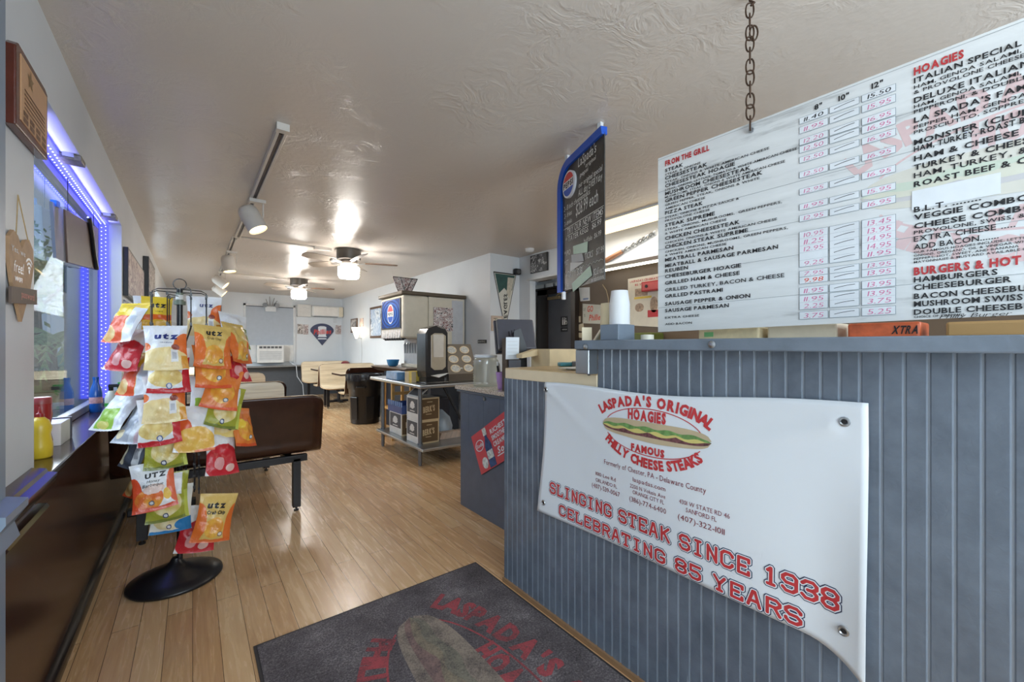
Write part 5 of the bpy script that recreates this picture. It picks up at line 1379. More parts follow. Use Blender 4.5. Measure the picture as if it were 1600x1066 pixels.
tag(MB().cyl((2.62, 5.6, 1.986), (2.62, 5.66, 1.986), .001).prism([(2.62 + .12 * math.cos(a * .1963), 1.987 + .06 * math.sin(a * .1963)) for a in range(17)], lambda x, z, t: (x, 5.6 + t, z), .05).build('dome_cap', mat('cap_taupe', (150, 140, 130), .5)), 'low round taupe cap lying on top of the soda dispenser', 'cap')

# ================================================================== STEEL PREP TABLE
tb = thing('steel_table', (2.3, 4.5, 0), 'stainless prep table with lower shelf holding cardboard boxes', 'table')
TX0, TX1, TY0, TY1 = 1.76, 2.62, 3.74, 5.20
MB().box(TX0, TX1, TY0, TY1, .832, .87).build('tabletop', STEEL, tb, bev=.012, seg=3)
MB().box(TX0 + .06, TX1 - .04, TY0 + .08, TY1 - .06, .185, .215).build('lower_shelf', STEEL, tb, bev=.006)
for x in (TX0 + .125, TX1 - .1):
    for y in (TY0 + .27, TY1 - .12):
        lg = MB().cyl((x, y, .02), (x, y, .835), .021, n=20).build('leg', mat('galvanised', (132, 134, 138), .4, .7), tb, smooth=True)
        MB().cyl((x, y, 0), (x, y, .05), .016, n=16).cyl((x, y, .17), (x, y, .235), .028, n=16).build('foot', MATS['galvanised'], lg, smooth=40)
KRD = mat('box_print_charcoal', (84, 82, 84), .6); KRB = mat('box_print_brown', (112, 88, 60), .6); KRW = mat('box_card_white', (226, 222, 216), .65); KRT = mat('box_card_tan', (222, 200, 160), .65)


def carton(x0, x1, y0, y1, z0, z1, label, open_top=False):
    o = thing('cardboard_box', ((x0 + x1) / 2, (y0 + y1) / 2, z0), label, 'box', 'printed cartons under the steel table')
    MB().box(x0, x1, y0, y1, z0, z1).build('carton', KRW, o, bev=.003)
    e = .012; zl = z0 + (z1 - z0) * .3
    SL = lambda a, b, w=0: Vector((x0 - .001 - w, y1 - (y1 - y0) * a, z0 + (z1 - z0) * b))
    SF = lambda a, b, w=0: Vector((x0 + (x1 - x0) * a, y0 - .001 - w, z0 + (z1 - z0) * b))
    t = MB(); rect(t, .06, .94, .32, .95, SL, 0); t.build('print_side', KRD, o, fix=False)
    t = MB(); rect(t, .03, .95, .06, .94, SF, 0); t.build('print_front', KRB, o, fix=False)
    t = MB(); rect(t, 0, 1, 0, 1, SF, -.0005); t.build('card_front', KRT, o, fix=False)
    t = MB(); text(t, "BERK'S", SF, .22, .36, width=.56, height=.24, off=.05, slant=.25, rot=.12, z=.001); rect(t, .35, .62, .27, .3, SF, .001); rect(t, .4, .66, .8, .83, SF, .001); t.build('lettering_front', KRT, o, fix=False)
    t = MB(); text(t, "BERK'S", SL, .3, .52, width=.4, height=.16, off=.05, slant=.25, rot=.12, z=.001); disc(t, .5, .66, .17, .17, SL, .0004); rect(t, .3, .7, .38, .42, SL, .001)
    for k in range(3): rect(t, .12 + .28 * k, .26 + .28 * k, .14, .2, SL, .001)
    t.build('lettering_side', KRW, o, fix=False)
    return o


bx1 = carton(1.875, 2.12, 4.04, 4.33, .2155, .455, 'lower printed carton of the stack of two under the steel table')
bx2 = carton(1.88, 2.125, 4.04, 4.34, .456, .70, 'upper printed carton with lifted flap, topmost of the stack under the steel table')
MB().obox((1.88, 4.04, .701), (0, .3, 0), (.11, 0, .09), (-.004, 0, .005)).build('flap', KRW, bx2)
t = MB(); FLM = lambda a, b, w=0: Vector((1.8785 + .11 * b, 4.34 - .3 * a, .7045 + .09 * b)) + Vector((-.0045, 0, .0055)) * (1 + w * 100)
rect(t, .08, .92, .15, .85, FLM, 0); t.build('flap_print', KRD, bx2, fix=False)
bx3 = carton(1.90, 2.12, 4.53, 4.90, .2155, .47, 'single printed carton under a blue tray on the steel table shelf')
m = MB().box(1.89, 2.13, 4.5, 4.92, .471, .48)
tr2 = m.build('crate', mat('crate_blue', (62, 84, 142), .4)); tag(tr2, 'blue slotted plastic crate on top of the single printed carton', 'crate')
MB().box(1.888, 1.896, 4.5, 4.92, .48, .55).box(2.122, 2.13, 4.5, 4.92, .48, .57).box(1.896, 2.122, 4.5, 4.508, .48, .57).box(1.896, 2.122, 4.912, 4.92, .48, .57).build('wall', MATS['crate_blue'], tr2)
for k in range(8): MB().box(1.886, 1.898, 4.505 + k * .056, 4.527 + k * .056, .55, .605).build('tab', mat('crate_blue_light', (128, 156, 204), .4), tr2)
m = MB().lathe([(.09, 0), (.13, .02), (.14, .1), (.11, .2), (.05, .26), (.02, .29)], (2.31, 4.36, .216), 20)
tag(m.build('plastic_bag', mat('bag_pale_blue', (176, 188, 200), .3, bump=.5, bscale=18), smooth=True), 'pale tied plastic bag on the steel table shelf', 'bag')
m = MB()
for k in range(5): m = tag(MB().obox((2.16 + .006 * k, 4.10, .2165 + k * .014), (.30, -.0, .0), (0, .10, 0), (0, 0, .0125)).build('paper_tray', mat('paper_tray_stripe', (214, 190, 172), .6, var=.2, nscale=40)), 'flat paper food tray in the stack at the shelf corner of the steel table', 'tray', 'stacked paper trays')
tag(MB().box(2.26, 2.54, 4.55, 4.9, .2155, .62).build('dark_bin', mat('bin_navy', (30, 34, 48), .4), bev=.02), 'dark navy bin at the back of the steel table shelf', 'bin')
MB().tube([(2.16, 4.02, .822), (2.46, 3.93, .222)], .015, 10).build('brace_bar', FBLK, tb, smooth=True)
# on the steel table
nd = thing('napkin_dispenser', (1.97, 3.88, .87), 'tall black napkin dispenser with clear window on the steel table', 'dispenser')
ND = mat('dispenser_black', (46, 44, 44), .2)
MB().prism([(1.86, .93), (1.85, 1.0), (1.85, 1.38), (1.88, 1.435), (1.975, 1.465), (2.07, 1.44), (2.10, 1.39), (2.10, 1.0), (2.09, .93)], lambda x, z, t: (x, 3.80 + t, z), .22).build('body', ND, nd, bev=.012, seg=3)
MB().prism([(1.87, .885), (2.08, .885), (2.08, .93), (1.87, .93)], lambda x, z, t: (x, 3.84 + t, z), .16).build('neck', ND, nd)
MB().box(1.85, 2.10, 3.79, 4.03, .8705, .888).build('base', ND, nd, bev=.004)
MB().prism([(1.90, 1.04), (1.94, 1.01), (2.03, 1.01), (2.07, 1.04), (2.07, 1.36), (2.03, 1.385), (1.94, 1.385), (1.90, 1.36)], lambda x, z, t: (x, 3.797 - t, z), .006).build('window', mat('window_smoke', (176, 164, 144), .12), nd, bev=.004)
MB().prism([(1.93, 1.14), (2.04, 1.14), (2.045, 1.37), (1.925, 1.37)], lambda x, z, t: (x, 3.7905 - t, z), .004).build('window_light', mat('napkins_seen', (206, 200, 190), .2), nd, bev=.003)
MB().prism([(1.90, .955), (1.975, .935), (2.09, .975), (1.975, .965)], lambda x, z, t: (x, 3.76 + t, z), .06).build('napkin', WHT, nd)
lid = thing('lid_display', (2.35, 3.95, .87), 'slanted brown lid display with six round white labels on the steel table', 'display')
LB = mat('display_brown', (92, 80, 66), .4)
MB().prism([(3.86, .8705), (4.02, .8705), (4.02, 1.27), (4.0, 1.275), (3.86, .955)], lambda y, z, t: (2.14 + t, y, z), .36).build('body', LB, lid, bev=.004)
LDM = lambda a, b, o=0: Vector((2.14 + .36 * a, 3.86 + .14 * b - .0005 - o, .955 + .32 * b + o * .4))
for k in range(6):
    t = MB(); cxx, cyy = .27 + .45 * (k % 2), .18 + .31 * (k // 2); disc(t, cxx, cyy, .17, .13, LDM, .002, 28); lb_ = t.build('label_disc', KRT, lid, fix=False)
    t = MB(); disc(t, cxx, cyy, .14, .105, LDM, .003, 24); rect(t, cxx + .1, cxx + .24, cyy - .02, cyy + .02, LDM, .003) if k < 2 else None; t.build('label_face', mat('label_grey', (188, 188, 184), .4, var=.4, nscale=70), lb_, fix=False)
b = tag(MB().box(1.80, 1.93, 4.035, 4.20, .8705, .985).build('carton', mat('carton_yellow', (226, 196, 84), .5, var=.2, nscale=20)), 'small yellow and cream carton on the near corner of the steel table', 'box')
MB().box(1.7985, 1.80, 4.10, 4.20, .8705, .985).box(1.80, 1.85, 4.0335, 4.035, .8705, .985).build('cream_panel', KRT, b)
b = tag(MB().box(1.80, 1.94, 4.42, 4.75, .8705, .96).build('straw_bin', mat('bin_blue_clear', (116, 164, 216), .2, var=.2, nscale=18), bev=.006), 'light blue clear bin on the steel table beside the yellow carton', 'bin')
MB().cyl((1.98, 4.3, .871), (1.98, 4.3, .97), .035, .04, 20).build('paper_cup_tmp', WHT)
bpy.data.objects.remove(bpy.data.objects['paper_cup_tmp'])
st = thing('wooden_high_chair', (2.32, 5.72, 0), 'pale wooden slatted high chair behind the steel table', 'high chair')
PW = mat('chair_pine', (206, 162, 96), .4, var=.12, nscale=20)
for x in (2.10, 2.36):
    for y in (5.30, 5.6): MB().box(x - .018, x + .018, y - .018, y + .018, 0, .78).build('leg', PW, st)
MB().box(2.08, 2.38, 5.29, 5.31, .72, .79).build('slat', PW, st); MB().box(2.08, 2.38, 5.29, 5.31, .60, .64).build('slat', PW, st)
MB().box(2.08, 2.38, 5.29, 5.62, .40, .43).build('seat', PW, st); MB().box(2.08, 2.38, 5.29, 5.31, .2, .235).build('foot_rail', PW, st)
# ================================================================== ON THE CABINET AND DESK
CT = .9445
jr = thing('plastic_jar', (1.80, 2.66, CT), 'big ribbed clear plastic jar with white lid on the speckled cabinet top', 'jar')
JP = NT('clear_plastic'); JP.n.remove(JP.b)
_t = JP.node('ShaderNodeBsdfTranslucent'); _t.inputs[0].default_value = lin((226, 232, 228))
_tr = JP.node('ShaderNodeBsdfTransparent'); _tr.inputs[0].default_value = lin((242, 246, 244)); _g = JP.node('ShaderNodeBsdfGlossy'); _g.inputs['Roughness'].default_value = .08
_m1 = JP.node('ShaderNodeMixShader', i0=.45); _m2 = JP.node('ShaderNodeMixShader', i0=.12)
JP.link(_tr.outputs[0], _m1.inputs[1]); JP.link(_t.outputs[0], _m1.inputs[2]); JP.link(_m1.outputs[0], _m2.inputs[1]); JP.link(_g.outputs[0], _m2.inputs[2]); JP.link(_m2.outputs[0], JP.n['Material Output'].inputs[0])
pr = [(.02, 0), (.082, .004), (.088, .02)]
for k in range(8): pr += [(.088, .03 + k * .02), (.083, .04 + k * .02)]
pr += [(.088, .195), (.075, .215), (.072, .222)]
MB().lathe([(r_ * 1.13, z_) for r_, z_ in pr], (1.80, 2.66, CT), 36).build('body', JP.m, jr, smooth=70)
MB().lathe([(.086, .2215), (.089, .224), (.089, .24), (.084, .245)], (1.80, 2.66, CT), 36).build('lid', VINYL, jr, smooth=40)
cu = thing('pen_cup', (1.765, 2.40, CT), 'purple cup stuffed with pens and scissors beside the plastic jar', 'cup')
MB().lathe([(.026, 0), (.03, .003), (.045, .125), (.042, .125), (.028, .01)], (1.765, 2.40, CT), 28).build('cup', mat('cup_lilac', (186, 148, 206), .35), cu, smooth=50)
for k, (dx_, dy_, hh, m_) in enumerate(((-.02, .01, .20, WHT), (-.005, .02, .19, WHT), (-.03, -.005, .17, BLACK), (.008, 0, .18, mat('marker_rose', (220, 190, 190), .4)))):
    MB().cyl((1.765 + dx_ * .6, 2.40 + dy_ * .6, CT + .02), (1.765 + dx_ * 1.5, 2.40 + dy_ * 1.5, CT + hh), .0075, n=10).build('pen', m_, cu, smooth=True)
for c_, r_, m_ in ((Vector((1.80, 2.385, CT + .165)), .02, BLACK), (Vector((1.82, 2.39, CT + .19)), .019, mat('handle_teal', (62, 128, 140), .35))):
    MB().tube([c_ + Vector((.791, -.612, 0)) * (r_ * math.cos(a * .3927)) + Vector((0, 0, r_ * 1.35 * math.sin(a * .3927))) for a in range(16)], .0045, 6, True).build('scissor_handle', m_, cu, smooth=True)
mo = thing('pos_monitor', (1.93, 2.30, CT), 'dark back of a tilted point of sale monitor behind the desk', 'monitor')
MD = mat('monitor_dark', (84, 84, 92), .35); MS = mat('monitor_side', (96, 88, 82), .35)
e1 = Vector((.94, -.34, 0)).normalized(); tl = Vector((.16, .36, .92)).normalized(); nn = e1.cross(tl).normalized(); nn = nn if nn.y < 0 else -nn
mc = Vector((1.88, 2.36, 1.235))
MB().obox(mc - e1 * .14, e1 * .29, tl * .245, -nn * .05).build('housing', MD, mo, bev=.012, seg=3)
MB().obox(mc - e1 * .15 - nn * .052 - tl * .012, e1 * .315, tl * .27, -nn * .028).build('screen', mat('screen_bezel', (78, 78, 86), .3), mo, bev=.006)
m = MB()
for k in range(5): m.obox(mc - e1 * (.06 - .022 * k) + tl * (.10 + .008 * (2 - abs(k - 2))) + nn * .0005, e1 * .008, tl * .04, nn * .002)
m.build('vents', BLACK, mo)
MB().prism([(-.06, -.22), (.05, -.22), (.045, -.02), (.0, .12), (-.05, .10)], lambda a, b, t: mc + e1 * a + Vector((0, 0, b)) + nn * (.03 + t), .04).build('stand_neck', BLACK, mo)
MB().box(1.84, 2.04, 2.32, 2.48, CT, CT + .075).build('stand_foot', BLACK, mo, bev=.004)
rp = thing('card_reader', (1.76, 2.34, CT), 'white faced dark stand in front of the monitor on the cabinet', 'card stand')
MB().box(1.70, 1.82, 2.262, 2.31, CT, 1.31).build('stand', mat('stand_brown', (82, 70, 58), .4), rp)
MB().obox((1.695, 2.262, 1.165), (.092, -.03, 0), (0, -.005, .152), (.002, .004, 0)).build('white_face', VINYL, rp)
MB().obox((1.71, 2.245, 1.1), (.08, -.03, 0), (0, 0, .06), (.01, .02, 0)).build('grey_foot', MD, rp)
t = MB()
for k in range(5): t.obox((1.705, 2.2545, 1.19 + .024 * k), (.07, -.0228, 0), (0, -.0001, .002), (.0001, .0003, 0))
t.build('printed_lines', GRY, rp)
cbx = thing('register_tray', (2.02, 2.2, CT), 'cream cardboard tray standing behind the wooden desk edge', 'tray')
MB().box(1.88, 2.16, 2.02, 2.21, CT, 1.235).build('back_panel', KRT, cbx, bev=.002)
MB().prism([(1.74, 1.175), (1.88, 1.19), (1.88, 1.235), (1.74, 1.20)], lambda x, z, t: (x, 2.14 + t, z), .06).build('side_wing', KRT, cbx)
DZ = 1.142
tag(MB().obox((1.63, 1.66, DZ), (.10, -.05, 0), (.03, .06, 0), (0, 0, .022)).build('stapler', mat('stapler_teal', (70, 142, 156), .35), bev=.006), 'small teal stapler lying on the back of the wooden desk', 'stapler')
tag(MB().obox((1.74, 1.55, DZ), (.17, -.085, 0), (.03, .06, 0), (0, 0, .034)).build('wood_block', mat('block_umber', (132, 106, 72), .5), bev=.003), 'brown wooden block at the back of the pale wood desk', 'block')
tag(MB().obox((1.66, 1.575, DZ), (.07, -.03, 0), (.03, .06, 0), (0, 0, .03)).build('calculator', mat('calc_grey', (112, 106, 104), .45), bev=.004), 'small grey calculator beside the wooden block on the desk', 'calculator')
for k in range(4):
    a = .12 * k - .15
    tag(MB().obox((1.42 + .012 * k, 1.16 + .01 * k, DZ + .0026 * k), (.20 * math.cos(a), .20 * math.sin(a), 0), (-.26 * math.sin(a), .26 * math.cos(a), 0), (0, 0, .0022)).build('paper_sheet', WHT), 'loose white sheet in the paper pile on the wooden desk', 'paper', 'paper pile on the desk')
tag(MB().obox((1.46, 1.17, DZ + .0106), (.10, .02, 0), (-.02, .17, 0), (0, 0, .006)).build('red_flyer', mat('flyer_red', (196, 64, 58), .5)), 'red flyer lying on top of the papers on the desk', 'flyer')

# ================================================================== ON THE SLATE LEDGE
LZ = 1.2815
tag(MB().box(1.30, 1.405, 1.01, 1.10, LZ, LZ + .062).build('grey_box', mat('box_slate_light', (118, 130, 144), .4), bev=.003), 'blue grey square box on the ledge under the foam cup stack', 'box')
for k in range(9):
    z = LZ + .0625 + k * .0095
    o = MB().lathe([(.0, .0592), (.0323, .0592), (.0403, .0), (.0409, .0), (.0408, .002), (.0325, .06), (.0, .06)], (1.36, 1.05, z), 28).build('foam_cup', mat('foam_white', (228, 230, 232), .6), smooth=50)
    tag(o, 'white foam cup in the upside down stack on the blue grey box', 'cup', 'upside down foam cup stack')
tag(MB().lathe([(.03, 0), (.036, .0), (.033, .155), (.02, .157)], (1.385, 1.125, LZ), 20).build('cup_sleeve', mat('paper_cream', (226, 210, 172), .6), smooth=50), 'cream paper cup stack just behind the white foam cups', 'cup')
tag(MB().lathe([(.012, 0), (.024, .001), (.024, .019), (.012, .02)], (1.372, .93, LZ), 24).build('tape_roll', mat('tape_cream', (226, 222, 206), .4), smooth=40), 'small cream roll of tape lying on the slate ledge', 'tape')
tag(MB().obox((1.295, 1.192, LZ), (.034, -.024, 0), (.004, .004, .055), (.001, .002, 0)).build('folded_note', mat('note_cream', (224, 210, 180), .6)), 'cream ruled note leaning at the far end of the ledge', 'note')
q = Vector((1.338, 1.172, LZ)); e_ = Vector((.65, -.50, 0))
tn = tag(MB().prism([(0, 0), (.036, .046), (.075, 0), (.068, -.0), (.036, .036), (.008, 0)], lambda a, b, t: q + e_ * a + Vector((0, 0, b)) + Vector((.47, .88, 0)) * (t - .02), .02).build('tent_card', mat('tent_cream', (232, 222, 200), .6)), 'cream triangular tent card standing on the ledge by the grey box', 'card')
MB().prism([(.012, .0), (.036, .032), (.064, 0)], lambda a, b, t: q + e_ * a + Vector((0, 0, b)) + Vector((.47, .88, 0)) * (-.008 + t), .001).build('inner_face', mat('tent_inner', (214, 200, 172), .6), tn)
# papers and packs lying behind, under the menu's lower edge
PL = mat('pack_cream', (222, 206, 168), .6, var=.12, nscale=30)
for nm, x, y0, y1, hh, m_, lb, ct in (('paper_pack', 1.58, .62, .84, .045, PL, 'cream paper pack with a green sticker on the ledge below the menu board', 'pack'), ('paper_bag', 1.60, .40, .60, .05, mat('bag_cream', (226, 214, 190), .6, var=.08), 'folded cream paper bag on the ledge below the middle of the menu', 'bag'),
                                      ('snack_pack', 1.58, .21, .37, .045, mat('pack_orange', (214, 104, 62), .35, var=.25, nscale=25), 'orange snack pack with dark lettering on the ledge below the menu', 'pack'), ('cardboard_box', 1.56, -.15, .16, .04, mat('card_kraft', (178, 142, 92), .6), 'kraft cardboard box at the right end of the ledge below the menu', 'box')):
    o = tag(MB().box(x, x + .14, y0, y1, LZ - .0, LZ + hh).build(nm, m_, bev=.006), lb, ct)
    if nm == 'paper_pack': MB().box(x - .001, x, y1 - .06, y1 - .025, LZ + .012, LZ + .03).build('green_sticker', mat('sticker_green', (120, 184, 120), .5), o)
    if nm == 'snack_pack':
        t = MB(); text(t, 'XTRA', lambda a, b, z: Vector((x - .002, y0 + .06 - a, LZ + b)), 0, .012, width=.055, height=.022, off=.03, slant=.4); t.build('pack_lettering', BLACK, o, fix=False)
MB_ = MB().box(1.46, 2.05, -.6, 1.12, 1.2435, LZ - .0005)
MB_.build('back_shelf', mat('shelf_grey', (120, 122, 124), .4), co)

# ================================================================== RIGHT WALL DECORATION
jm = lambda x, z, o=0: Vector((x, 4.55 - o, z))
pe = thing('pennant', jm(3.40, 1.6), 'green and white team pennant hanging on the wall jog by the monitor', 'pennant')
MB().prism([(3.205, 2.25), (3.585, 2.25), (3.43, 1.61), (3.365, 1.61)], lambda a, b, t: jm(a, b, .003 + t), .004).build('cloth', mat('pennant_white', (208, 206, 196), .7), pe)
MB().prism([(3.225, 2.235), (3.565, 2.235), (3.515, 2.03), (3.46, 1.98), (3.38, 2.05), (3.29, 1.97)], lambda a, b, t: jm(a, b, .0072 + t), .0015).build('green_print', mat('pennant_green', (52, 84, 80), .7, var=.15, nscale=15), pe)
t = MB(); t.prism([(3.44, 2.2), (3.55, 2.2), (3.47, 1.9), (3.42, 1.99)], lambda a, b, z_: jm(a, b, .0088 + z_), .001); t.build('wing_print', mat('pennant_wing', (196, 188, 172), .7, var=.15, nscale=30), pe)
t = MB(); text(t, 'EAGLES', lambda a, b, z: jm(3.375 + b, 1.63 + a, .0078), 0, 0, width=.33, height=.055, off=.04, slant=.25); t.build('lettering', mat('pennant_black', (44, 44, 44), .7), pe, fix=False)
t = MB()
for a, b in (((3.205, 2.25), (3.365, 1.61)), ((3.585, 2.25), (3.43, 1.61)), ((3.205, 2.25), (3.585, 2.25))): t.tube([jm(*a, .006), jm(*b, .006)], .009 if a[1] == b[1] else .005, 6)
t.build('border', BLKF, pe)
sp = tag(MB().obox(jm(3.53, 2.245, .075), (.10, 0, 0), (0, .07, 0), (0, 0, .085)).build('corner_speaker', BLACK, bev=.018, seg=3), 'small round cornered black speaker at the top of the wall jog', 'speaker')
MB().cyl(jm(3.58, 2.287, .077), jm(3.58, 2.287, .072), .03, n=20).build('grille', mat('grille_grey', (84, 84, 84), .5), sp)
wall_pic('framed_picture', jm, 3.16, 3.352, 1.455, 1.66, collage('photo_warm_small', [(0, (190, 168, 150)), (.45, (222, 214, 200)), (.55, (130, 140, 120)), (.6, (176, 130, 118))], 12), 'small pale framed picture half hidden behind the monitor', mat('frame_pale', (196, 176, 160), .5), .03, .02)
rm = lambda y, z, o=0: Vector((XR - o, y, z))
bp = wall_pic('name_plate', rm, 4.63, 4.84, 1.29, 1.338, BLKF, 'small black booth number plate on the right wall', None, cat='sign')
t = MB(); text(t, 'BOOTH 2', lambda a, b, z: rm(4.825 - a, b, .0105), 0, 1.303, width=.17, height=.022, off=.03); t.build('lettering', WHT, bp, fix=False)
wall_pic('framed_picture', rm, 8.45, 9.2, 1.42, 2.10, collage('photo_stadium_blue', [(0, (206, 216, 230)), (.42, (166, 186, 210)), (.5, (222, 228, 234)), (.58, (110, 130, 150))], 4), 'large brown framed pale blue picture on the right wall beside the soda dispenser', BRNF, .05, .03)
wall_pic('framed_picture', rm, 10.15, 10.65, 1.58, 1.92, COLL2, 'brown framed photo on the right wall near the back corner', BRNF, .03, .02)
sc_l = thing('wall_sconce', rm(9.85, 1.45), 'lit white cone wall lamp with hanging cord near the back right corner', 'lamp')
MB().lathe([(.02, 1.42), (.05, 1.50), (.11, 1.68), (.105, 1.68), (.04, 1.5)], (XR - .125, 9.85, 0), 24).build('shade', emit('sconce_lit', (255, 240, 214), 2.5), sc_l, smooth=60)
MB().tube([rm(9.85, 1.45, .1), rm(9.85, 1.43, .004)], .012, 8).build('arm', TRIMW, sc_l); MB().tube([rm(9.85, 1.43, .01), rm(9.83, 1.1, .006), rm(9.86, .8, .006)], .004, 6).build('cord', GRY, sc_l)
wall_pic('wall_print', rm, 9.72, 9.98, 1.70, 1.9, COLL1, 'pale print on the right wall just above the lit cone lamp')
hd = lambda y, z, o=0: Vector((3.65 - o, y, z))
wall_pic('framed_picture', hd, 3.945, 4.285, 2.235, 2.475, collage('photo_bw_crowd', [(0, (30, 30, 32)), (.45, (70, 70, 74)), (.53, (220, 220, 220)), (.57, (60, 60, 62)), (.63, (150, 150, 152))], 14), 'black and white crowd picture on the header above the kitchen opening', BLKF, .012, .02)
wk = thing('skewer_tool', hd(2.7, 2.2), 'long twisted metal grill tool with copper handle on the white header', 'tool')
p0_, p1_ = hd(3.0, 2.20, .02), hd(2.36, 2.385, .02); dd = (p1_ - p0_)
MB().cyl(p0_, p0_ + dd * .36, .028, .022, 14).build('handle', mat('handle_copper', (186, 138, 108), .3, .5), wk, smooth=40)
for s_ in (0, math.pi):
    MB().tube([p0_ + dd * (.36 + .62 * k / 40) + Vector((0, 0, 1)) * (.018 * math.sin(k * .75 + s_)) + Vector((-.008 * math.cos(k * .75 + s_), 0, 0)) for k in range(41)], .007, 6).build('twist_rod', STEEL, wk, smooth=True)

# ------------------------------------------------------------------ kitchen wall
km = lambda y, z, o=0: Vector((4.1 - o, y, z))


def kpic(name, q, m_, label, cat):
    """sheet with corners q = (y, z) list"""
    return tag(MB().prism(q, lambda a, b, t: km(a, b, .002 + t), .003).build(name, m_), label, cat)


o = kpic('paper_notice', [(3.635, 1.845), (3.80, 1.85), (3.83, 2.035), (3.64, 2.02)], WHT, 'white notice with a blue band on the brown kitchen wall below the chalkboard', 'notice')
t = MB(); rect(t, 3.66, 3.75, 1.862, 1.885, km, .006); t.build('blue_band', mat('ink_blue', (130, 150, 180), .6), o, fix=False)
o = kpic('fan_sign', [(3.40, 1.53), (3.76, 1.555), (3.76, 1.815), (3.41, 1.77)], mat('sign_sage', (206, 204, 190), .6, var=.06), 'hand drawn GO Phillies sign on the brown kitchen wall', 'sign')
t = MB(); KMT = lambda a, b, z: km(3.68 - a, b, .0065); text(t, 'GO', KMT, .0, 1.70, width=.10, height=.075, off=.02, slant=.1); text(t, 'Phillies', KMT, .03, 1.585, width=.22, height=.075, off=.02, slant=.25); t.build('lettering', mat('marker_orange_red', (216, 82, 62), .6), o, fix=False)
t = MB(); text(t, 'LET', KMT, -.065, 1.72, width=.04, height=.035, off=.0); text(t, "S", KMT, -.055, 1.64, width=.025, height=.035, off=0); t.build('green_lettering', mat('marker_green', (96, 116, 96), .6), o, fix=False)
for q, lb in (([(3.80, 1.57), (3.845, 1.57), (3.845, 1.65), (3.80, 1.65)], 'small cream slip taped left of the Phillies sign'), ([(3.73, 1.44), (3.845, 1.46), (3.845, 1.54), (3.75, 1.555)], 'cream slip on the kitchen wall just below the small one'), ([(3.77, 1.36), (3.845, 1.37), (3.845, 1.43), (3.77, 1.43)], 'lowest cream slip on the kitchen wall above the ledge')):
    kpic('paper_slip', q, mat('note_cream', (224, 210, 180), .6), lb, 'note')
o = kpic('poster', [(2.58, 1.46), (3.04, 1.50), (3.04, 2.05), (2.58, 2.06)], mat('poster_cream', (216, 206, 188), .5, var=.06), "large cream shop anniversary poster on the brown kitchen wall behind the cups", 'poster')
t = MB(); KMP = lambda a, b, z: km(3.02 - a, b, .0065); text(t, "LASPADA'S CELEBRATING", KMP, .01, 2.0, width=.42, height=.025, off=.02); text(t, '85 YEARS', KMP, .08, 1.955, width=.2, height=.024, off=.02); rect(t, .25, .42, 1.58, 1.66, KMP, 0); t.build('red_lettering', HEADR, o, fix=False)
t = MB(); rect(t, .08, .25, 1.83, 1.92, KMP, 0); disc(t, .14, 1.70, .06, .05, KMP, 0); disc(t, .33, 1.72, .05, .09, KMP, 0); t.build('photo_print', mat('poster_photo', (164, 138, 116), .5, var=.5, nscale=25), o, fix=False)
t = MB(); rect(t, .07, .30, 1.80, 1.825, KMP, 0); t.build('yellow_band', mat('poster_yellow', (226, 192, 76), .5), o, fix=False)
o = tag(MB().box(4.0, 4.09, 2.55, 2.79, 1.865, 1.975).build('red_box', mat('box_red_paint', (176, 40, 44), .3), bev=.006), 'red alarm box mounted over the top corner of the anniversary poster', 'box')
MB().box(3.998, 4.0, 2.57, 2.775, 1.88, 1.96).build('face_plate', mat('plate_red_light', (206, 96, 94), .35), o); MB().cyl((4.0, 2.72, 1.92), (3.99, 2.72, 1.92), .018, n=16).build('button', BLACK, o)
tag(MB().tube([km(3.42, 2.03, .01), km(3.36, 1.95, .01), km(3.33, 1.85, .01), km(3.32, 1.7, .01)], .006, 6).build('cable', mat('cable_tan', (176, 156, 126), .6)), 'tan cable running down the brown kitchen wall beside the chalkboard', 'cable')
ds = thing('restroom_sign', (4.046, 4.06, 1.5), 'small black and white restroom sign on the grey kitchen door', 'sign')
DM = lambda y, z, o=0: Vector((4.049 - o, y, z))
MB().prism([(3.995, 1.52), (4.12, 1.52), (4.12, 1.66), (3.995, 1.66)], lambda a, b, t: DM(a, b, t), .004).build('plate', BLKF, ds); MB().prism([(3.995, 1.45), (4.12, 1.45), (4.12, 1.51), (3.995, 1.51)], lambda a, b, t: DM(a, b, t), .004).build('caption_plate', BLKF, ds)
t = MB(); DT = lambda a, b, z: DM(4.11 - a, b, .0055)
for cx in (.028, .06): disc(t, cx, 1.635, .009, .01, DT, 0, 14); rect(t, cx - .01, cx + .01, 1.545, 1.62, DT, 0)
ring(t, .092, 1.575, .022, .026, .007, DT, 0); disc(t, .088, 1.63, .008, .009, DT, 0, 14); rect(t, .083, .093, 1.575, 1.615, DT, 0); text(t, 'RESTROOM', DT, .02, 1.472, width=.085, height=.016, off=.02)
t.build('symbols', WHT, ds, fix=False)
rl_ = thing('notice_rail', (4.0, 4.5, 2.06), 'dark wooden rail with pinned white papers above the grey kitchen door', 'rail')
MB().box(3.985, 4.068, 3.80, 4.648, 2.062, 2.085).build('rail', DBRN, rl_)
for y0, y1 in ((4.02, 4.18), (4.24, 4.38), (4.43, 4.60)): MB().box(4.0, 4.004, y0, y1, 2.086, 2.142).build('paper', WHT, rl_)
sh = thing('kitchen_shelf', (3.9, 3.2, .0), 'low kitchen shelving seen between the desk and the slate ledge', 'shelf')
MB().box(3.75, 4.09, 2.4, 3.75, 1.1, 1.13).build('board', KRT, sh); MB().box(3.75, 4.09, 2.4, 2.43, 0, 1.1).build('side', KRT, sh); MB().box(3.75, 4.09, 3.72, 3.75, 0, 1.1).build('side', KRT, sh); MB().box(3.75, 4.09, 2.43, 3.72, .5, .53).build('board', KRT, sh)
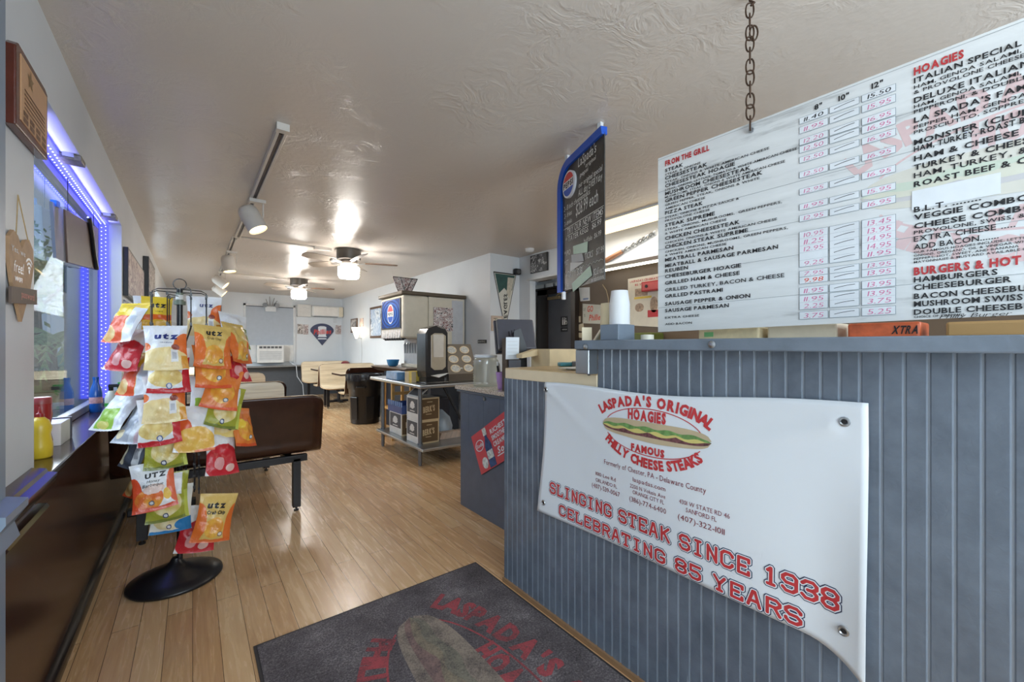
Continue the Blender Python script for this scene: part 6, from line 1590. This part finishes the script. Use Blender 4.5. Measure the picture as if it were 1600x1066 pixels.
gb = tag(MB().box(3.85, 4.08, 2.55, 3.2, 1.131, 1.40).build('storage_tub', mat('tub_olive', (84, 92, 40), .4), bev=.02), 'olive green tub on the kitchen shelf below the anniversary poster', 'tub')

# ================================================================== BACK WALL
bm_ = lambda x, z, o=0: Vector((x, YB - o, z))
wn = struct(MB().box(.94, .985, YB - .03, YB - .001, .84, 2.25).box(1.985, 2.03, YB - .03, YB - .001, .84, 2.25).box(.94, 2.03, YB - .03, YB - .001, 2.205, 2.25).build('window_4', TRIMW, loc=(1.48, YB, .84)))
MB().box(.985, 1.985, YB - .012, YB - .002, .86, 2.205).build('blind', mat('blind_grey_blue', (176, 184, 194), .6, var=.03), wn)
MB().box(.985, 1.985, YB - .025, YB - .012, 2.185, 2.205).build('blind_rail', mat('rail_grey', (84, 88, 96), .5), wn)
ac = thing('window_air_conditioner', (1.47, YB - .1, .86), 'white window air conditioner with side panels in the back wall', 'air conditioner')
ACW = mat('ac_white', (222, 222, 220), .35)
MB().box(1.19, 1.75, YB - .22, YB - .013, .845, 1.27).build('housing', ACW, ac, bev=.012)
MB().box(.985, 1.19, YB - .04, YB - .013, .86, 1.27).build('side_panel', ACW, ac, bev=.004); MB().box(1.75, 1.985, YB - .04, YB - .013, .86, 1.27).build('side_panel', ACW, ac, bev=.004)
m = MB()
for k in range(9): m.box(1.24, 1.70, YB - .224, YB - .22, .92 + .024 * k, .930 + .024 * k)
m.build('intake_grille', mat('ac_grille', (176, 178, 180), .4), ac)
m = MB()
for k in range(6): m.box(1.235 + .08 * k, 1.30 + .08 * k, YB - .225, YB - .22, 1.19, 1.24)
m.build('air_outlet', mat('ac_dark', (84, 84, 86), .4), ac)
tag(MB().tube([bm_(1.9, .86, .05), bm_(2.0, .76, .31), bm_(2.02, .5, .32), bm_(2.14, .3, .33), bm_(2.16, .02, .34)], .009, 8).build('power_cord', VINYL, smooth=True), 'white power cord dropping from the air conditioner to the floor', 'cord')
el = thing('emergency_light', bm_(1.49, 2.2), 'white twin head emergency light above the back window with bare wires', 'light')
MB().box(1.37, 1.60, YB - .09, YB - .027, 2.08, 2.20).build('battery_box', TRIMW, el, bev=.006)
for s_ in (-1, 1):
    MB().cyl((1.485 + s_ * .09, YB - .1, 2.25), (1.485 + s_ * .13, YB - .19, 2.22), .035, .055, 20).cyl((1.485 + s_ * .06, YB - .06, 2.2), (1.485 + s_ * .09, YB - .1, 2.25), .01).build('lamp_head', mat('lamp_head_grey', (150, 152, 154), .3, .3), el, smooth=40)
m = MB()
for a, b, c_ in ((-.1, .17, .06), (-.02, .24, .02), (.07, .2, .1), (.14, .15, .03)): m.tube([bm_(1.485 + a * .4, 2.2, .05), bm_(1.485 + a, 2.2 + b, .05 + c_)], .005, 5)
m.build('bare_wires', mat('wire_grey', (110, 104, 98), .5), el)
ms = thing('split_air_conditioner', bm_(2.85, 2.0), 'long white split air conditioner high on the back wall', 'air conditioner')
MB().box(2.38, 3.14, YB - .21, YB - .001, 2.0, 2.27).build('housing', ACW, ms, bev=.03, seg=3)
MB().box(2.42, 3.0, YB - .216, YB - .20, 2.03, 2.24).build('front_panel', mat('ac_panel', (230, 226, 220), .3), ms, bev=.004); MB().box(3.02, 3.13, YB - .214, YB - .19, 2.01, 2.26).build('end_cap', mat('ac_cream', (222, 212, 190), .4), ms, bev=.01)
MB().box(2.42, 3.0, YB - .21, YB - .12, 1.992, 2.002).build('air_slot', mat('ac_dark', (84, 84, 86), .4), ms)
cv = tag(MB().box(2.06, 2.378, YB - .13, YB - .001, 1.985, 2.29).build('duct_cover', mat('cover_white', (214, 212, 208), .4), bev=.008), 'plain white boxed cover left of the split air conditioner', 'cover')
t = MB(); t.tube([bm_(2.2 + .04 * k, 2.2 + .03 * math.sin(k * 2), .132) for k in range(4)], .004, 5); t.build('bent_wire', GRY, cv)
tag(MB().box(2.94, 3.02, YB - .02, YB - .001, 1.86, 1.98).build('thermostat', TRIMW, bev=.004), 'small white thermostat on the back wall under the split air conditioner', 'thermostat')
wall_pic('photo_print', bm_, 2.08, 2.2, 1.55, 1.80, COLL2, 'narrow photo print on the back wall, far left of the baseball sign'); wall_pic('photo_print', bm_, 2.205, 2.33, 1.54, 1.79, COLL3, 'photo print on the back wall immediately left of the baseball sign'); wall_pic('photo_print', bm_, 2.985, 3.13, 1.56, 1.80, COLL3, 'photo print on the back wall right of the baseball sign')
ps = thing('baseball_sign', bm_(2.66, 1.3), 'navy diamond shaped baseball team sign with red script on the back wall', 'sign')
qx = [(2.66, 1.26), (2.94, 1.62)] + [(2.66 + .30 * math.cos(math.radians(a)) * 1.0, 1.60 + .23 * math.sin(math.radians(a))) for a in range(20, 161, 10)] + [(2.38, 1.62)]
PSM = lambda a, b, t: bm_(a, b, .003 + t)
MB().prism(qx, PSM, .012).build('panel', mat('sign_navy', (58, 66, 96), .4), ps)
MB().prism([(2.57, 1.45), (2.75, 1.45), (2.78, 1.42), (2.54, 1.42)], PSM, .0135).prism([(2.56, 1.74), (2.61, 1.76), (2.71, 1.76), (2.76, 1.74), (2.75, 1.52), (2.77, 1.48), (2.55, 1.48), (2.57, 1.52)], PSM, .0135).build('bell_print', mat('sign_white', (222, 226, 232), .4), ps)
t = MB(); text(t, 'Phillies', lambda a, b, z: bm_(a, b, .018), 2.455, 1.545, width=.42, height=.12, off=.035, slant=.2, rot=.06); t.build('script_lettering', mat('sign_red', (204, 62, 56), .4), ps, fix=False)

# ================================================================== FLOOR MAT
MX0, MX1, MY0, MY1 = .20, 1.296, .35, 2.02
mt = thing('floor_mat', ((MX0 + MX1) / 2, 1.2, 0), 'dark grey carpet mat with faded red hoagie logo on the wood floor', 'floor mat')
t = NT('mat_pile'); n = t.noise(130, 4, t.coord(), .8); n2 = t.noise(5, 4, t.coord(), .6)
t.link(t.ramp(t.math('ADD', t.math('MULTIPLY', n.outputs[0], .65), t.math('MULTIPLY', n2.outputs[0], .4)), [(.36, lin((58, 53, 54))), (.55, lin((106, 99, 101))), (.72, lin((166, 158, 157)))]), t.b.inputs['Base Color'])
sset(t.b, .95, spec=.1); t.bump(n.outputs[0], .8, .004); PILE = t.m
MB().box(MX0 + .012, MX1 - .012, MY0, MY1 - .012, .001, .009).build('carpet', PILE, mt)
MB().box(MX0, MX1, MY1 - .014, MY1, .0005, .006).box(MX0, MX0 + .014, MY0, MY1 - .014, .0005, .006).box(MX1 - .014, MX1, MY0, MY1 - .014, .0005, .006).build('rubber_edge', mat('rubber_edge', (52, 48, 48), .7), mt)


def fade(name, c):
    t = NT(name); n = t.noise(130, 4, t.coord(), .8); n2 = t.noise(9, 4, t.coord(), .65)
    k = t.ramp(t.math('ADD', t.math('MULTIPLY', n.outputs[0], .6), t.math('MULTIPLY', n2.outputs[0], .6)), [(.42, lin((78, 70, 72))), (.68, lin(c))])
    t.link(k, t.b.inputs['Base Color']); sset(t.b, .95, spec=.1); t.bump(n.outputs[0], .8, .004); return t.m


MML = {'red': fade('mat_faded_red', (176, 84, 88)), 'bread': fade('mat_faded_tan', (156, 142, 128)), 'meat': fade('mat_faded_maroon', (144, 118, 112)), 'cheese': fade('mat_faded_sand', (148, 136, 116)), 'lettuce': fade('mat_faded_green', (140, 134, 118))}
logo(lambda a, b, z: Vector((.745 + b, 1.17 - a, (.0092 + z * .6))), mt, MML, S=.60, z=.001, SQ=1.0)
